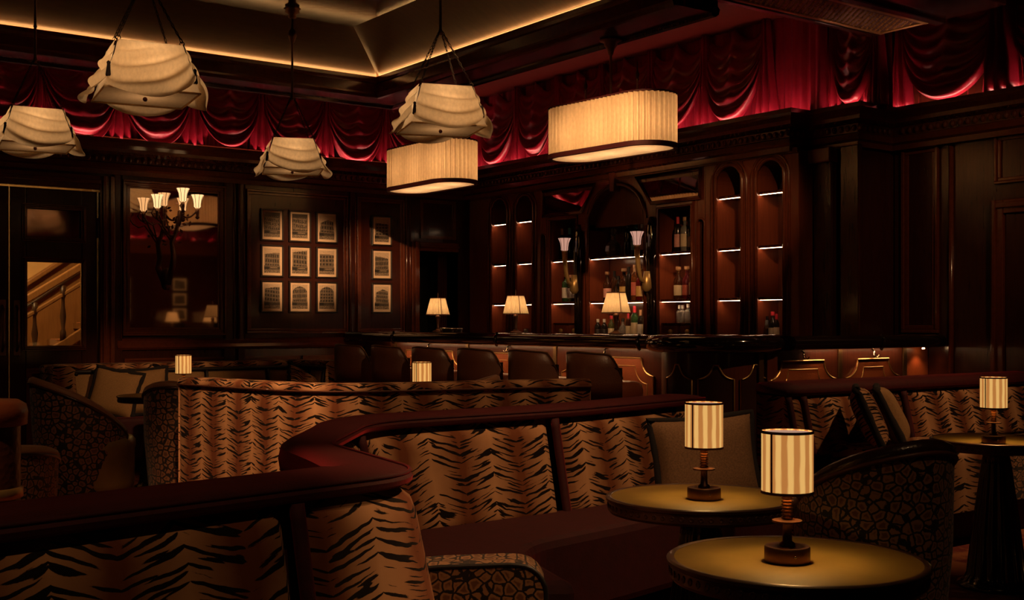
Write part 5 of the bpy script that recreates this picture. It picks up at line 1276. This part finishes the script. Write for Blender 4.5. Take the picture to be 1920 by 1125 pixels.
x, y = place(1476, 2.70); table_lamp((x, y, .701), 'largest striped table lamp, on the nearest round table', PWT)
x, y = place(1314, 3.71); cafe_table((x, y, 0), 'second round tan leather topped table beside the tiger seat')
x, y = place(1320, 3.66); table_lamp((x, y, .701), 'striped table lamp on the second foreground table', PWT)
x, y = place(1868, 5.55); cafe_table((x, y, 0), 'round table with black fluted pedestal at the right edge')
x, y = place(1863, 5.35); table_lamp((x, y, .701), 'striped table lamp on the right edge table', PWT)
x, y = place(296, 8.9); cafe_table((x, y, 0), 'dark round table before the wall banquette cushions', studs=0)
x, y = place(344, 8.85); table_lamp((x, y, .705), 'striped table lamp on the dark table by the wall banquette', PWT)
x, y = place(800, 7.45); cafe_table((x, y, 0), 'round table hidden inside the curved booth', studs=0)
x, y = place(791, 7.3); table_lamp((x, y, .705), 'striped table lamp glowing inside the curved booth', PWT)

# ------------------------------------------------------------------ unseen spots above the frame, most added to lift dim areas
def downlight(p, aim, power, label, color=(1, .54, .24), ang=46, blend=.9):
    t = thing('unseen_spot', label, 'lamp', p, 0, 'unseen ceiling spots')
    obj('spot_ring', MB().lathe([(.045, -.004), (.06, -.004), (.06, .004), (.045, .004)], 24, cap=False), M['brass'], t, world=False)
    obj('spot_lens', MB().lathe([(0, .0), (.044, .0), (.044, .003), (0, .003)], 20), M['shadetop'], t, world=False)
    d = Vector(aim)-Vector(p); rot = d.to_track_quat('-Z', 'Y').to_euler()
    lamp_light('SPOT', 'spot_beam', t, (0, 0, -.012), power, color, .04, rot=rot, spot=(ang, blend))
    return t
for p, a, pw, lab, ang in SPOTS: downlight(p, a, pw, lab, ang=ang)

# ------------------------------------------------------------------ wall behind the viewer, seen in the old mirror
for k, (x, z, s) in enumerate(((7.35, 2.02, 41), (7.35, 1.72, 42), (7.35, 1.42, 43), (8.5, 2.02, 44), (8.5, 1.72, 45), (8.5, 1.42, 46))):
    photo(x, z, .28, .24, s, ('street', 'flat', 'corner')[k % 3], ('upper', 'middle', 'lower')[k % 3]+' reflected photograph in the '+('left' if k < 3 else 'right')+' column seen in the mirror', y=-1.392, face=1)
cpth = [Vector((10.9, -1.4)), Vector((-3.1, -1.4))]
ctr = struct('trim_6', sweep(cpth, [(-.0, 2.6), (.06, 2.62), (.08, 2.7), (.1, 2.78), (.16, 2.86), (.16, 2.91), (.06, 2.91), (.06, 2.88), (0, 2.88)]), M['molding'], 'cornice of the wall behind the viewer seen in mirror', 'cornice')
obj('led_strip', MB().box(4.5, 10.8, -1.35, -1.335, 2.884, 2.890), M['cornled'], ctr)
drapery('wall_drapery', 'crimson swags on the wall reflected in the mirror', [Vector((10.8, -1.37)), Vector((4.5, -1.37))], .7, .1, 8, zt=3.54)
cons = thing('console_table', 'dark console table reflected low in the mirror', 'table', (8.4, -1.1, 0))
obj('console_top', MB().box(7.0, 10.2, -1.36, -.95, 1.02, 1.06), M['counter'], cons, bevel=.008)
for xx in (7.05, 10.1): obj('leg', MB().box(xx, xx+.06, -1.3, -1.0, 0, 1.02), M['wood'], cons)
for (px, lab) in ((322, 'pleated lamp reflected at the left in the mirror'), (393, 'pleated lamp reflected at the right in the mirror')):
    Y = 2*YW+1.1; q = ony(px, HZ, Y); l = bar_lamp((q.x, -1.1, 1.061), lab); l.scale = (1.25,)*3
    for ch in l.children:
        if ch.type == 'LIGHT': ch.data.energy = 4
